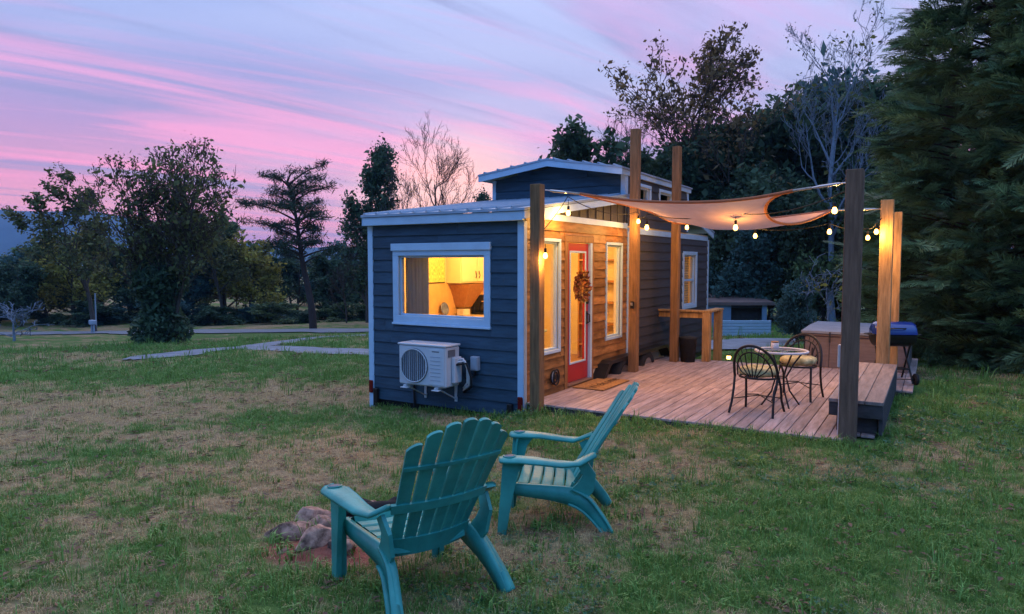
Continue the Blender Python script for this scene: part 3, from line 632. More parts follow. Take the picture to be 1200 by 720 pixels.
for z in (.4, .8, 1.2, 1.6, 2.0): MB().box((-5.75, 12.0, z), (-4.9, 12.3, z+.03)).build('shelf_board', 'hood_wood', sh)
for x in (-5.78, -4.9): MB().box((x, 12.0, .152), (x+.03, 12.3, 2.2)).build('upright', 'hood_wood', sh)
MB().box((-5.75, 12.3, .152), (-4.9, 12.32, 2.2)).build('back_panel', 'wall_cream', sh)
bl = thing('window_blind', 'tan slatted blind hanging inside the rear side window', 'blind', (XR-.14, 14.98, 1.0))
for i in range(20): MB().box((XR-.15, SW[0]+.01, 1.06+i*.054), (XR-.135, SW[1]-.01, 1.06+i*.054+.044)).build('slat', 'backsplash', bl)
for i, (lx, ly, pw) in enumerate(((-5.9, 9.0, 64), (-5.7, 10.9, 38), (-5.7, 14.3, 26))):
    cl = thing('ceiling_lamp', ['warm ceiling lamp above the kitchen counter inside the house', 'warm ceiling lamp just inside the red door', 'warm ceiling lamp in the rear room of the house'][i], 'lamp', (lx, ly, 2.36), group='ceiling lamps inside the house')
    MB().lathe([(.0, 2.385), (.13, 2.385), (.14, 2.40), (.14, 2.419)], 20, Matrix.Translation((lx, ly, 0))).build('diffuser', 'lamp_disc', cl)
    lamp('ceiling_light', (lx, ly, 2.26), pw, (1, .48, .11), .10, cl)

# ---- on the walls
ax0 = float(on_y(467, 402, 7.36)[0]); ax1 = ax0+.80; az1 = float(on_y(467, 402, 7.36)[2]); az0 = az1-.56; ay0, ay1 = 7.36, 7.68
ac = thing('air_conditioner', 'white outdoor air conditioner unit on brackets below the front window', 'air conditioner', ((ax0+ax1)/2, 7.6, az0))
MB().cbox((ax0, ay0, az0), (ax1, ay1, az1-.02), .018).build('casing', 'ac_white', ac); MB().cbox((ax0-.012, ay0-.012, az1-.02), (ax1+.012, ay1+.01, az1+.008), .008).build('top_cover', 'ac_white', ac)
fx, fz, fr = ax0+.27, (az0+az1)/2-.01, .225
MB().lathe([(0, -.004), (fr, -.004), (fr+.012, .006), (fr+.012, -.01)], 36, Matrix.Translation((fx, ay0-.004, fz)) @ Matrix.Rotation(R(90), 4, 'X')).build('fan_opening', 'ac_grille', ac)
for i in range(13):
    dx = -fr+(i+.5)*2*fr/13; hh = math.sqrt(max(0, fr*fr-dx*dx)); MB().box((fx+dx-.004, ay0-.022, fz-hh), (fx+dx+.004, ay0-.014, fz+hh)).build('grille_bar', 'ac_white' if i % 4 == 0 else 'grey_box', ac)
mb = MB(); mb.tube([(fx+fr*math.cos(a*.196), ay0-.018, fz+fr*math.sin(a*.196)) for a in range(33)], .008, 6); mb.build('grille_ring', 'ac_white', ac)
MB().cbox((ax0+.53, ay0-.008, az0+.03), (ax1-.02, ay0-.001, az1-.05), .003).build('front_panel', 'ac_white', ac)
for i in range(7): MB().box((ax0+.55, ay0-.012, az0+.09+i*.052), (ax1-.08, ay0-.0085, az0+.098+i*.052)).build('louvre', 'grey_box', ac)
MB().box((ax0+.58, ay0-.0105, az1-.09), (ax0+.70, ay0-.0085, az1-.075)).build('badge', 'ac_grille', ac)
mb = MB(); mb.cbox((ax1+.001, ay0+.12, az0+.05), (ax1+.06, ay1-.03, az0+.40), .012); mb.build('valve_cover', 'ac_white', ac)
mb = MB(); mb.box((ax1+.001, ay0+.05, az1-.15), (ax1+.012, ay0+.2, az1-.06)); mb.build('side_grip', 'ac_grille', ac)
for i in range(3):
    mb = MB(); o = i*.03; mb.tube([(ax1+.05, ay1-.10-o, az0+.36-o), (ax1+.12+o, ay1-.10, az0+.38-o), (ax1+.16+o, ay1-.05, az0+.25-o*2), (ax1+.14+o, ay1-.02, az0+.05-o), (ax1+.05, ay1+.04, az0-.03-o), (ax1-.02, YF-.02, az0-.06-o)], .016, 8); mb.build('pipe', 'ac_white' if i < 2 else 'rubber', ac)
for x in (ax0+.12, ax1-.15):
    mb = MB(); mb.box((x-.02, ay0-.03, az0-.032), (x+.02, YF-.004, az0-.002)); mb.box((x-.02, YF-.03, az0-.26), (x+.02, YF-.004, az0-.034)); mb.band([(x, ay0+.05, az0-.033), (x, YF-.035, az0-.22)], (1, 0, 0), .03, .012); mb.build('bracket', 'ac_white', ac)
    MB().cbox((x-.06, ay0-.05, az0-.045), (x+.06, ay0+.02, az0-.033), .004).build('foot', 'ac_white', ac)
db = thing('electrical_box', 'small grey electrical box with conduit beside the air conditioner', 'electrical box', (-5.27, 7.77, .45))
bx0 = float(on_y(551, 418, 7.72)[0]); bz1 = float(on_y(551, 418, 7.72)[2])
MB().cbox((bx0, 7.715, bz1-.19), (bx0+.115, 7.797, bz1), .008).build('enclosure', 'grey_box', db); MB().cbox((bx0+.012, 7.708, bz1-.17), (bx0+.103, 7.714, bz1-.02), .002).build('cover', 'grey_box', db)
mb = MB(); mb.tube([(bx0+.06, 7.76, bz1-.19), (bx0+.05, 7.765, bz1-.25), (bx0-.02, 7.77, bz1-.30), (bx0-.12, 7.775, bz1-.31)], .014, 8); mb.build('conduit', 'rubber', db)
mb = MB(); x = float(on_y(486, 470, 7.79)[0]); mb.tube([(x, 7.77, az0-.02), (x+.01, 7.775, -.05), (x-.01, 7.76, tz(x, 7.76)-.02)], .017, 8); tag(mb.build('drain_pipe', 'rubber'), 'black drain pipe hanging down under the air conditioner', 'pipe')
# wreath, coil, mat
wy, wz = (dy0+dy1)/2+.02, 1.60
wr = thing('wreath', 'autumn wreath of rust and gold leaves on the red door', 'wreath', (XR+.03, wy, wz))
def leafring(m, n, rr, ln, seed):
    g = np.random.default_rng(seed); a = g.uniform(0, 2*math.pi, n); rad = rr+g.normal(0, .028, n); c = np.stack([XR+.035+g.uniform(-.02, .04, n), wy+rad*np.cos(a), wz+rad*np.sin(a)], 1)
    d = np.stack([g.normal(.3, .4, n), np.cos(a+g.normal(.6, .6, n)), np.sin(a+g.normal(.6, .6, n))], 1); d /= np.linalg.norm(d, axis=1)[:, None]
    s = np.cross(d, g.normal(0, 1, (n, 3))); s /= np.linalg.norm(s, axis=1)[:, None]; l = (ln*g.uniform(.6, 1.3, n))[:, None]
    V = np.stack([c, c+d*l*.5+s*l*.28, c+d*l, c+d*l*.5-s*l*.28], 1).reshape(-1, 3); V[:, 0] = np.maximum(V[:, 0], XR+.012); return V, np.arange(4*n).reshape(-1, 4)
V, F = leafring('x', 420, .15, .075, 1); tag(np_mesh('leaves', V-np.array(wr.location), F, 'wreath_rust', wr), kind='stuff')
V, F = leafring('x', 260, .15, .07, 2); tag(np_mesh('gold_leaves', V-np.array(wr.location), F, 'wreath_gold', wr), kind='stuff')
MB().tube([(XR+.03, wy+.15*math.cos(a*.262), wz+.15*math.sin(a*.262)) for a in range(25)], .03, 7).build('ring', 'hood_wood', wr)
coil = thing('hose_coil', 'small round coil of black and white cable on the cedar wall by the post', 'cable coil', (XR+.03, 8.62, .35))
for k, (rr, m) in enumerate(((.095, 'rubber'), (.075, 'grey_box'), (.06, 'rubber'), (.085, 'rubber'))):
    mb = MB(); mb.tube([(XR+.04+.012*k, 8.62+rr*math.cos(a*.3+k), .36+rr*math.sin(a*.3+k)*(1+.1*k)) for a in range(22)], .011, 6); mb.build('loop', m, coil)
MB().cbox((XR+.022, 8.585, .33), (XR+.07, 8.655, .40)).build('outlet_cover', 'black_metal', coil)
DZ = .13
mt = thing('doormat', 'tan coir doormat with dark lettering at the red door', 'doormat', (-4.25, 9.65, DZ))
MB().cbox((-4.47, 9.12, DZ+.002), (-3.98, 10.12, DZ+.022), .004).build('pile', 'mat_coir', mt)
fc = bpy.data.curves.new('lettering', 'FONT'); fc.body = 'Welcome'; fc.size = .24; fc.align_x = 'CENTER'; fc.align_y = 'CENTER'; fc.extrude = .001; fc.materials.append(MATS['mat_print'])
ft = bpy.data.objects.new('lettering_source', fc); COL.objects.link(ft); bpy.context.view_layer.update(); lm = bpy.data.meshes.new_from_object(ft.evaluated_get(bpy.context.evaluated_depsgraph_get())); bpy.data.objects.remove(ft)
fo = bpy.data.objects.new('lettering', lm); COL.objects.link(fo); fo.rotation_euler = (0, 0, R(90)); attach(fo, mt, (-4.20, 9.64, DZ+.0245))

# ================================================================== DECK
deck = thing('deck', 'low wooden deck of long weathered boards beside the house', 'deck', (-2.4, 10.5, 0))
bw = .1395; x = -4.52; i = 0; rj = random.Random(5); cache = {}
while x < -.27:
    far = 15.4 if x > -2.05 else 13.15
    if x+bw > -.40: near = 11.35
    elif x > -.80: near = 8.20
    else: near = 7.86
    segs = [(near, 10.22), (10.22, far)] if near < 10 else [(near, far)]
    if far > 14: segs = segs[:-1]+[(segs[-1][0], 13.15), (13.15, far)]
    for a, b in segs:
        jig = rj.uniform(-.002, .002); key = round(b-a, 2)
        if key not in cache:
            o = MB().cbox((-bw/2+.0045, -(b-a)/2+.002, -.028), (bw/2-.0045, (b-a)/2-.002, 0), .004).build('deck_board', 'deck_wood', deck); cache[key] = o
        else:
            o = cache[key].copy(); COL.objects.link(o)
        attach(o, deck, (x+bw/2+jig*.3, (a+b)/2, DZ-.014+jig))
    x += bw; i += 1
MB().box((-4.5, 7.875, .0), (-.80, 7.915, DZ-.031)).build('rim_joist', 'bench_dark', deck); MB().box((-.56, 8.30, -.02), (-.52, 11.36, DZ-.031)).build('rim_joist', 'bench_dark', deck)
for yy in (8.5, 9.4, 10.3, 11.2, 12.1, 13.0): MB().box((-4.5, yy, -.03), (-.5, yy+.04, DZ-.031)).build('joist', 'bench_dark', deck)
MB().box((-2.05, 13.3, -.05), (-.28, 15.3, DZ-.031)).build('joist', 'bench_dark', deck); MB().box((-.40, 11.37, -.05), (-.28, 13.2, DZ-.031)).build('joist', 'bench_dark', deck)

def post(name, label, x, y, z0, z1, m, w=.14, grp='timber posts around the deck'):
    o = MB().cbox((x-w/2, y-w/2, z0), (x+w/2, y+w/2, z1), .006).build(name, m)
    return tag(o, label, 'post', grp)
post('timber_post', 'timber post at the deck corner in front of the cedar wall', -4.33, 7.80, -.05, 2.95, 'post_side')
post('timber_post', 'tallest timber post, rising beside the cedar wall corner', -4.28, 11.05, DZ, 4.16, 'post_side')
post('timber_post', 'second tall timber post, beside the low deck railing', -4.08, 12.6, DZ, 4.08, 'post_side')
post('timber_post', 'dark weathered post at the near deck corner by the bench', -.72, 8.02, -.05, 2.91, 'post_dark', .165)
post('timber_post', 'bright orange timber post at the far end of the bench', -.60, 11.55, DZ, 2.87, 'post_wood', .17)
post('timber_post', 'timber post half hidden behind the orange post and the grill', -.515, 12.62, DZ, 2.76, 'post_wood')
ob = thing('outlet_box', 'pale outlet box fixed to the dark corner post', 'outlet box', (-.80, 8.05, .85))
p0 = on_x(988, 404, -.80); MB().cbox((-.835, 8.0, .86), (-.792, 8.07, 1.10), .006).build('cover', 'ceramic', ob); MB().tube([(-.81, 8.05, .86), (-.815, 8.06, .5), (-.82, 8.08, DZ)], .008, 6).build('conduit', 'ceramic', ob)
kb = thing('keypad_box', 'small dark lock box on the tallest timber post', 'lock box', (-4.28, 10.97, 1.25)); MB().cbox((-4.31, 10.945, 1.20), (-4.245, 10.978, 1.32), .006).build('housing', 'black_metal', kb); MB().box((-4.30, 10.942, 1.25), (-4.262, 10.9445, 1.30)).build('keypad', 'steel', kb)

rail = thing('deck_railing', 'short timber railing corner between the tall post and the yard', 'railing', (-3.8, 12.95, DZ))
for (x, y) in ((-3.58, 12.95), (-3.58, 13.75)): MB().cbox((x-.07, y-.07, DZ if y < 13.2 else -.35), (x+.07, y+.07, 1.04), .005).build('railing_post', 'post_wood', rail)
MB().cbox((-4.50, 12.88, 1.041), (-3.49, 13.03, 1.08), .004).build('top_rail', 'post_wood', rail); MB().cbox((-3.66, 13.031, 1.041), (-3.50, 13.85, 1.08), .004).build('top_rail', 'post_wood', rail)
MB().cbox((-4.50, 12.93, .93), (-3.652, 12.968, 1.035), .004).build('lower_rail', 'post_wood', rail)
tb = thing('trash_bin', 'black bin beside the low railing at the house wall', 'bin', (-4.3, 12.3, DZ))
MB().lathe([(0, 0), (.13, 0), (.16, .42), (.17, .43), (.17, .46), (.0, .47)], 20, Matrix.Translation((-3.86, 12.72, DZ+.002)) ).build('body', 'rubber', tb)

# bench
bn = thing('deck_bench', 'low dark-sided bench with plank seat along the deck edge', 'bench', (-.66, 9.7, DZ))
for k in range(3): MB().cbox((-.93+k*.178, 8.16, .462), (-.93+k*.178+.172, 11.40, .50), .004).build('seat_plank', 'bench_wood', bn)
MB().cbox((-.925, 8.175, .315), (-.405, 8.215, .4605), .004).build('apron', 'bench_dark', bn); MB().cbox((-.925, 8.216, .315), (-.885, 11.38, .4605), .004).build('apron', 'bench_dark', bn); MB().cbox((-.445, 8.216, .14), (-.405, 11.38, .4605), .004).build('apron', 'bench_dark', bn)
for yy in (8.30, 9.8, 11.2): MB().cbox((-.86, yy, DZ), (-.46, yy+.09, .4605), .004).build('leg', 'bench_dark', bn)

# ---- bistro set
def bistro_chair(label):
    t = thing('bistro_chair', label, 'chair', group='metal bistro chairs at the round table')
    w, d, sh_ = .225, .21, .44
    ring = [(w*math.cos(a), d*math.sin(a), sh_) for a in np.linspace(0, 2*math.pi, 25)]
    MB().tube(ring, .013, 7).build('seat_frame', 'bronze', t, True)
    # the back arch sweeps round into the sides (origin faces +y)
    arch = []; inner = []
    for a in np.linspace(0, math.pi, 25):
        x = .265*math.cos(a); h = math.sin(a)
        arch.append((x, -.20-.075*h+.13*(1-h)*.9, .44+.40*h**.75)); inner.append((x*.80, -.20-.06*h+.08*(1-h), .46+.30*h**.8))
    MB().tube(arch, .017, 7).build('back_arch', 'bronze', t, True); MB().tube(inner, .010, 6).build('inner_arch', 'bronze', t, True)
    for k in range(7):
        a = math.pi*(k+1)/8; e = Vector(inner[int(24*(k+1)/8)]); b = Vector((.05*math.cos(a), -.195, .45)); m_ = (b+e)/2+Vector((.03*math.cos(a), -.012, 0)); MB().tube([b, m_, e], .008, 5).build('back_rod', 'bronze', t, True)
    for k in range(9):
        i_ = 3+int(18*k/8); MB().tube([inner[i_], arch[i_]], .005, 5).build('back_rod', 'bronze', t, True)
    for sx in (-1, 1):
        MB().tube([arch[0] if sx > 0 else arch[-1], (sx*.245, -.16, .30), (sx*.25, -.20, .14), (sx*.265, -.25, 0)], .015, 7).build('leg', 'bronze', t, True)
        MB().tube([(sx*.20, .12, .44), (sx*.215, .17, .30), (sx*.22, .19, .14), (sx*.24, .24, 0)], .015, 7).build('leg', 'bronze', t, True)
    MB().tube([(-.25, -.19, .17), (0, 0, .21), (.22, .19, .17)], .007, 6).build('stretcher', 'bronze', t, True); MB().tube([(.25, -.19, .17), (0, 0, .222), (-.22, .19, .17)], .007, 6).build('stretcher', 'bronze', t, True)
    prof = [(0, 0), (.7, 0), (.93, .022), (1, .045), (.95, .075), (.7, .092), (.35, .086), (.0, .078)]
    mb = MB(); n = 28; vs = []; fs = []
    for r_, z in prof:
        for k in range(n):
            a = 2*math.pi*k/n; q = (abs(math.cos(a))**3.2+abs(math.sin(a))**3.2)**(-1/3.2); vs.append((.225*r_*q*math.cos(a), .215*r_*q*math.sin(a), 0.452+z*1.25+.004*math.sin(a*7+r_*9)))
    for i in range(len(prof)-1):
        for k in range(n): fs.append((i*n+k, i*n+(k+1) % n, (i+1)*n+(k+1) % n, (i+1)*n+k))
    mb.add(vs, fs, True); mb.build('cushion', 'cushion', t, True); return t
c1 = bistro_chair('nearer bronze metal chair with tan cushion, its back to the lawn')
c1.location = (-1.79, 8.80, DZ+.002); c1.rotation_euler = (0, 0, R(-8))
c2 = copy_tree(c1); c2['label'] = 'farther bronze metal chair with tan cushion, between table and hot tub'
c2.location = (-1.53, 10.05, DZ+.002); c2.rotation_euler = (0, 0, R(172))
tbx, tby = -1.64, 9.42
bt = thing('bistro_table', 'small round glass-topped bistro table with curved metal legs', 'table', (tbx, tby, DZ))
MB().tube([(.315*math.cos(a), .315*math.sin(a), .70) for a in np.linspace(0, 2*math.pi, 33)], .016, 8).build('rim', 'ceramic', bt, True)
MB().lathe([(0, .697), (.302, .697), (.302, .705), (0, .705)], 32).build('table_top', 'table_glass', bt, True)
for k in range(4):
    a = k*math.pi/2+.6; c_, s_ = math.cos(a), math.sin(a); MB().tube([(.29*c_, .29*s_, .69), (.16*c_, .16*s_, .52), (.07*c_, .07*s_, .36), (.12*c_, .12*s_, .18), (.25*c_, .25*s_, 0)], .011, 7).build('leg', 'bronze', bt, True)
MB().tube([(.07*math.cos(a), .07*math.sin(a), .36) for a in np.linspace(0, 2*math.pi, 17)], .008, 6).build('ring', 'bronze', bt, True)
jar = thing('candle_jar', 'small pale candle jar standing on the bistro table', 'jar', (tbx-.10, tby+.10, DZ+.708))
MB().lathe([(0, 0), (.045, 0), (.05, .01), (.05, .08), (.046, .085), (.044, .08), (.044, .02), (0, .02)], 18).build('body', 'ceramic', jar, True); MB().lathe([(0, .0855), (.05, .0855), (.05, .10), (0, .105)], 18).build('lid', 'hood_wood', jar, True)

# ---- hot tub
ht = thing('hot_tub', 'brown panelled hot tub under a grey-blue folding cover', 'hot tub', (-1.1, 14.1, DZ))
tx0, tx1, ty0, ty1, tz1 = -1.92, -.30, 13.22, 15.15, .74
for k in range(4):
    a = tx0+(tx1-tx0)*k/4; MB().cbox((a+.004, ty0, DZ+.002), (a+(tx1-tx0)/4-.004, ty0+.03, tz1-.06), .004).build('side_panel', 'tub_brown', ht)
for xx in (tx0, tx1-.03):
    for k in range(4): b = ty0+.032+(ty1-ty0-.032)*k/4; MB().cbox((xx, b+.004, DZ+.002), (xx+.03, b+(ty1-ty0-.032)/4-.004, tz1-.06), .004).build('side_panel', 'tub_brown', ht)
MB().box((tx0+.03, ty0+.03, DZ+.002), (tx1-.03, ty1, tz1-.06)).build('shell', 'tub_strap', ht)
MB().cbox((tx0-.03, ty0-.03, tz1-.058), (tx1+.03, ty1+.03, tz1-.01), .012).build('rim', 'tub_brown', ht)
ym = (ty0+ty1)/2
for a, b in ((ty0-.05, ym-.008), (ym+.008, ty1+.05)):
    mb = MB(); mb.prism([(a, tz1-.009), (b, tz1-.009), (b, tz1+(.05 if b > ym else .06)), (a, tz1+(.03 if a < ym else .06))], 0, tx0-.05, tx1+.05); mb.build('cover', 'tub_cover', ht)
for xx in (tx0+.4, tx1-.45): MB().box((xx, ty0-.056, tz1-.16), (xx+.03, ty0-.0505, tz1+.02)).build('strap', 'tub_strap', ht)
MB().cbox((tx0+.12, ty0-.014, DZ+.02), (tx0+.15, ty0-.002, DZ+.34)).build('handle', 'tub_strap', ht)

# ---- grill
gx, gy = -.50, 12.05
gr = thing('barbecue_grill', 'black barrel grill with glossy blue lid on a wheeled stand', 'grill', (gx, gy, DZ), R(24))
def barrel(r, a0, a1, L_, z, nm, m, n=18, shell=.006):
    xs = [(-L_, 0.), (-L_, .72), (-L_*.93, .93), (-L_*.8, 1), (L_*.8, 1), (L_*.93, .93), (L_, .72), (L_, 0.)]; vs = []; fs = []
    for xx, k in xs:
        for i in range(n+1):
            a = a0+(a1-a0)*i/n; vs.append((xx, r*k*math.cos(a), z+r*k*math.sin(a)))
    for j in range(len(xs)-1):
        for i in range(n): fs.append((j*(n+1)+i, j*(n+1)+i+1, (j+1)*(n+1)+i+1, (j+1)*(n+1)+i))
    return MB().add(vs, fs, True).build(nm, m, gr, True)
barrel(.185, 0, math.pi, .30, .755, 'lid', 'grill_blue'); barrel(.185, math.pi, 2*math.pi, .30, .745, 'firebox', 'black_metal')
lid = [c for c in gr.children if c.name.startswith('lid')][0]
MB().tube([(-.10, -.17, .84), (-.10, -.215, .85), (.10, -.215, .85), (.10, -.17, .84)], .010, 7).build('handle', 'black_metal', gr, True)
for sx in (-1, 1): MB().tube([(sx*.30, -.10, .75), (sx*.37, -.10, .745), (sx*.37, .10, .745), (sx*.30, .10, .75)], .010, 7).build('side_handle', 'black_metal', gr, True)
for sx in (-1, 1):
    MB().tube([(sx*.20, .14, .63), (sx*.23, -.20, .02)], .015, 8).build('leg', 'black_metal', gr, True); MB().tube([(sx*.20, -.14, .63), (sx*.23, .20, .06)], .015, 8).build('leg', 'black_metal', gr, True)
    wl = MB().lathe([(.02, -.022), (.07, -.022), (.085, -.018), (.09, 0), (.085, .018), (.07, .022), (.02, .022)], 22, Matrix.Translation((sx*.265, -.20, .09)) @ Matrix.Rotation(R(90), 4, 'Y')).build('wheel', 'rubber', gr, True)
    MB().lathe([(0, .024), (.035, .026), (.05, .023)], 16, Matrix.Rotation(R(90*sx), 4, 'Y')).build('hub', 'grey_box', wl, True)
MB().tube([(-.30, -.20, .09), (.30, -.20, .09)], .008, 6).build('axle', 'black_metal', gr, True); MB().box((-.21, -.12, .22), (.21, .12, .235)).build('tray', 'black_metal', gr, True)
MB().tube([(-.02, .183, .80), (-.02, .20, .80)], .02, 8).build('vent', 'steel', gr, True)

# ---- shade sail, with bowed edges
cA, cR, cS, cC = [Vector(v) for v in ((-3.93, 8.20, 2.845), (-1.36, 8.28, 2.755), (-1.30, 11.15, 2.72), (-4.02, 12.36, 2.68))]
def edge(a, b, bow, sag):
    ctr = (cA+cR+cS+cC)/4
    def f(t):
        p = a.lerp(b, t); k = 4*t*(1-t)*.5+.5*(1-(2*t-1)**4); d = ctr-p; d.z = 0; d.normalize(); return p+d*bow*k-Vector((0, 0, sag*k))
    return f
def edge_r(t):
    p = cR.lerp(cS, t); return p+Vector((-.50*math.sin(math.pi*t**.75), 0, -.25*math.sin(math.pi*t**1.35)))
eF, eB, eL, eR_ = edge(cA, cR, .26, .10), edge(cC, cS, .22, .07), edge(cA, cC, .30, .04), edge_r
def sail_pt(u, v):
    c = eF(u)*(1-v)+eB(u)*v+eL(v)*(1-u)+eR_(v)*u-(cA*(1-u)*(1-v)+cR*u*(1-v)+cC*(1-u)*v+cS*u*v)
    c.z -= .07*math.sin(math.pi*u)*math.sin(math.pi*v)
    c.z += .006*math.sin(u*17+v*5)*math.sin(math.pi*u)
    return c
sail = thing('shade_sail', 'tan shade sail stretched between the posts over the deck', 'shade sail', (-2.6, 10, 2.6))
nu, nv = 34, 30; vs = [sail_pt(i/nu, j/nv) for j in range(nv+1) for i in range(nu+1)]
MB().add(vs, [(j*(nu+1)+i, j*(nu+1)+i+1, (j+1)*(nu+1)+i+1, (j+1)*(nu+1)+i) for j in range(nv) for i in range(nu)], True).build('cloth', 'sail', sail)
for f in (eF, eB, eL, eR_):
    MB().tube([f(t/24.)+Vector((0, 0, .0)) for t in range(25)], .019, 6).build('hem', 'sail_hem', sail)
def tie(a, b):
    a, b = Vector(a), Vector(b); MB().tube([a, a.lerp(b, .35)], .014, 6).build('tie_rope', 'rope', sail); MB().tube([a.lerp(b, .35), a.lerp(b, .5), a.lerp(b, .86)], [.008, .016, .014], 8).build('turnbuckle', 'steel', sail); MB().tube([a.lerp(b, .86), b], .008, 6).build('hook', 'steel', sail)
tie(cA, (-4.255, 7.87, 2.88)); tie(cR, (-.792, 8.06, 2.79)); tie(cS, (-.67, 11.53, 2.745)); tie(cC, (-4.07, 12.527, 2.69))

# ---- string lights
def string_lights(label, anchors, bulbs, grp):
    t = thing('string_lights', label, 'string lights', anchors[0], group=grp)
    for a, b, sag in zip(anchors[:-1], anchors[1:], [.12]*9):
        a, b = Vector(a), Vector(b); s = min(sag, (b-a).length*.05)
        MB().tube([a.lerp(b, k/14.)-Vector((0, 0, s*4*(k/14.)*(1-k/14.))) for k in range(15)], .006, 5).build('cable', 'cable', t)
    for (bx, by, bz, top, pw) in bulbs:
        h = MB().tube([(bx, by, top), (bx, by, bz+.075)], .004, 5).build('bulb_lead', 'cable', t)
        MB().lathe([(0, .085), (.014, .085), (.017, .075), (.017, .03), (.013, .026)], 10, Matrix.Translation((bx, by, bz))).build('socket', 'rubber', t)
        MB().lathe([(.013, .03), (.022, .012), (.029, -.010), (.028, -.026), (.018, -.042), (0, -.047)], 12, Matrix.Translation((bx, by, bz))).build('bulb', 'bulb', t)
        lamp('bulb_light', (bx, by, bz-.062), pw, (1, .50, .12), .025, t)
PW = 13.5
b = lambda px, py, D: tuple(float(q) for q in _C+ray(px, py)*D)
def bl_(px, py, D, up=.14, k=1.): p = b(px, py, D); return (p[0], p[1], p[2], p[2]+up, PW*k)
sA = [(-4.40, 7.70, 2.20), (-4.30, 8.60, 2.86), (-4.20, 10.97, 2.80), b(758, 251, 10.0), b(862, 250, 9.0), (-.79, 7.98, 2.70)]
b1 = bl_(639, 299, 8.75, .14, 1.0); b2 = bl_(666, 249, 9.55, .17)
string_lights('string of warm bulbs running below the front of the shade sail', sA, [b1, b2, bl_(758, 266, 10.0, .14), bl_(862, 266, 9.0, .17), bl_(978, 246, 8.0, .06)], 'string lights on the deck')
sB = [(-4.21, 11.0, 2.72), b(748, 253, 11.3), b(805, 259, 12.0), b(885, 268, 11.0), b(972, 262, 10.2), b(1017, 268, 10.6), b(1027, 262, 10.05), (-.66, 11.48, 2.62)]
string_lights('string of warm bulbs running along the far edge of the shade sail', sB, [bl_(748, 259, 11.3, .06, .8), bl_(805, 266, 12.0, .08), bl_(885, 276, 11.0, .09), bl_(972, 271, 10.2, .10), bl_(1017, 278, 10.6, .10, 1.5), bl_(1027, 271, 10.05, .10, 1.3)], 'string lights on the deck')
pl = thing('path_light', 'small glowing path light in the grass past the railing', 'path light', (0, 0, 0))
p = on_ground(854, 420); p = _C+ray(854, 419)*15.0; zg = tz(p[0], p[1]); pl.location = (p[0], p[1], zg)
MB().tube([(p[0], p[1], zg-.03), (p[0], p[1], float(p[2])-.04)], .012, 6).build('stake', 'black_metal', pl); MB().lathe([(.02, -.04), (.045, -.03), (.045, .03), (.02, .04)], 12, Matrix.Translation(p)).build('lantern', 'path_glow', pl); MB().lathe([(0, .07), (.06, .04), (.06, .035)], 12, Matrix.Translation(p)).build('cap', 'black_metal', pl)

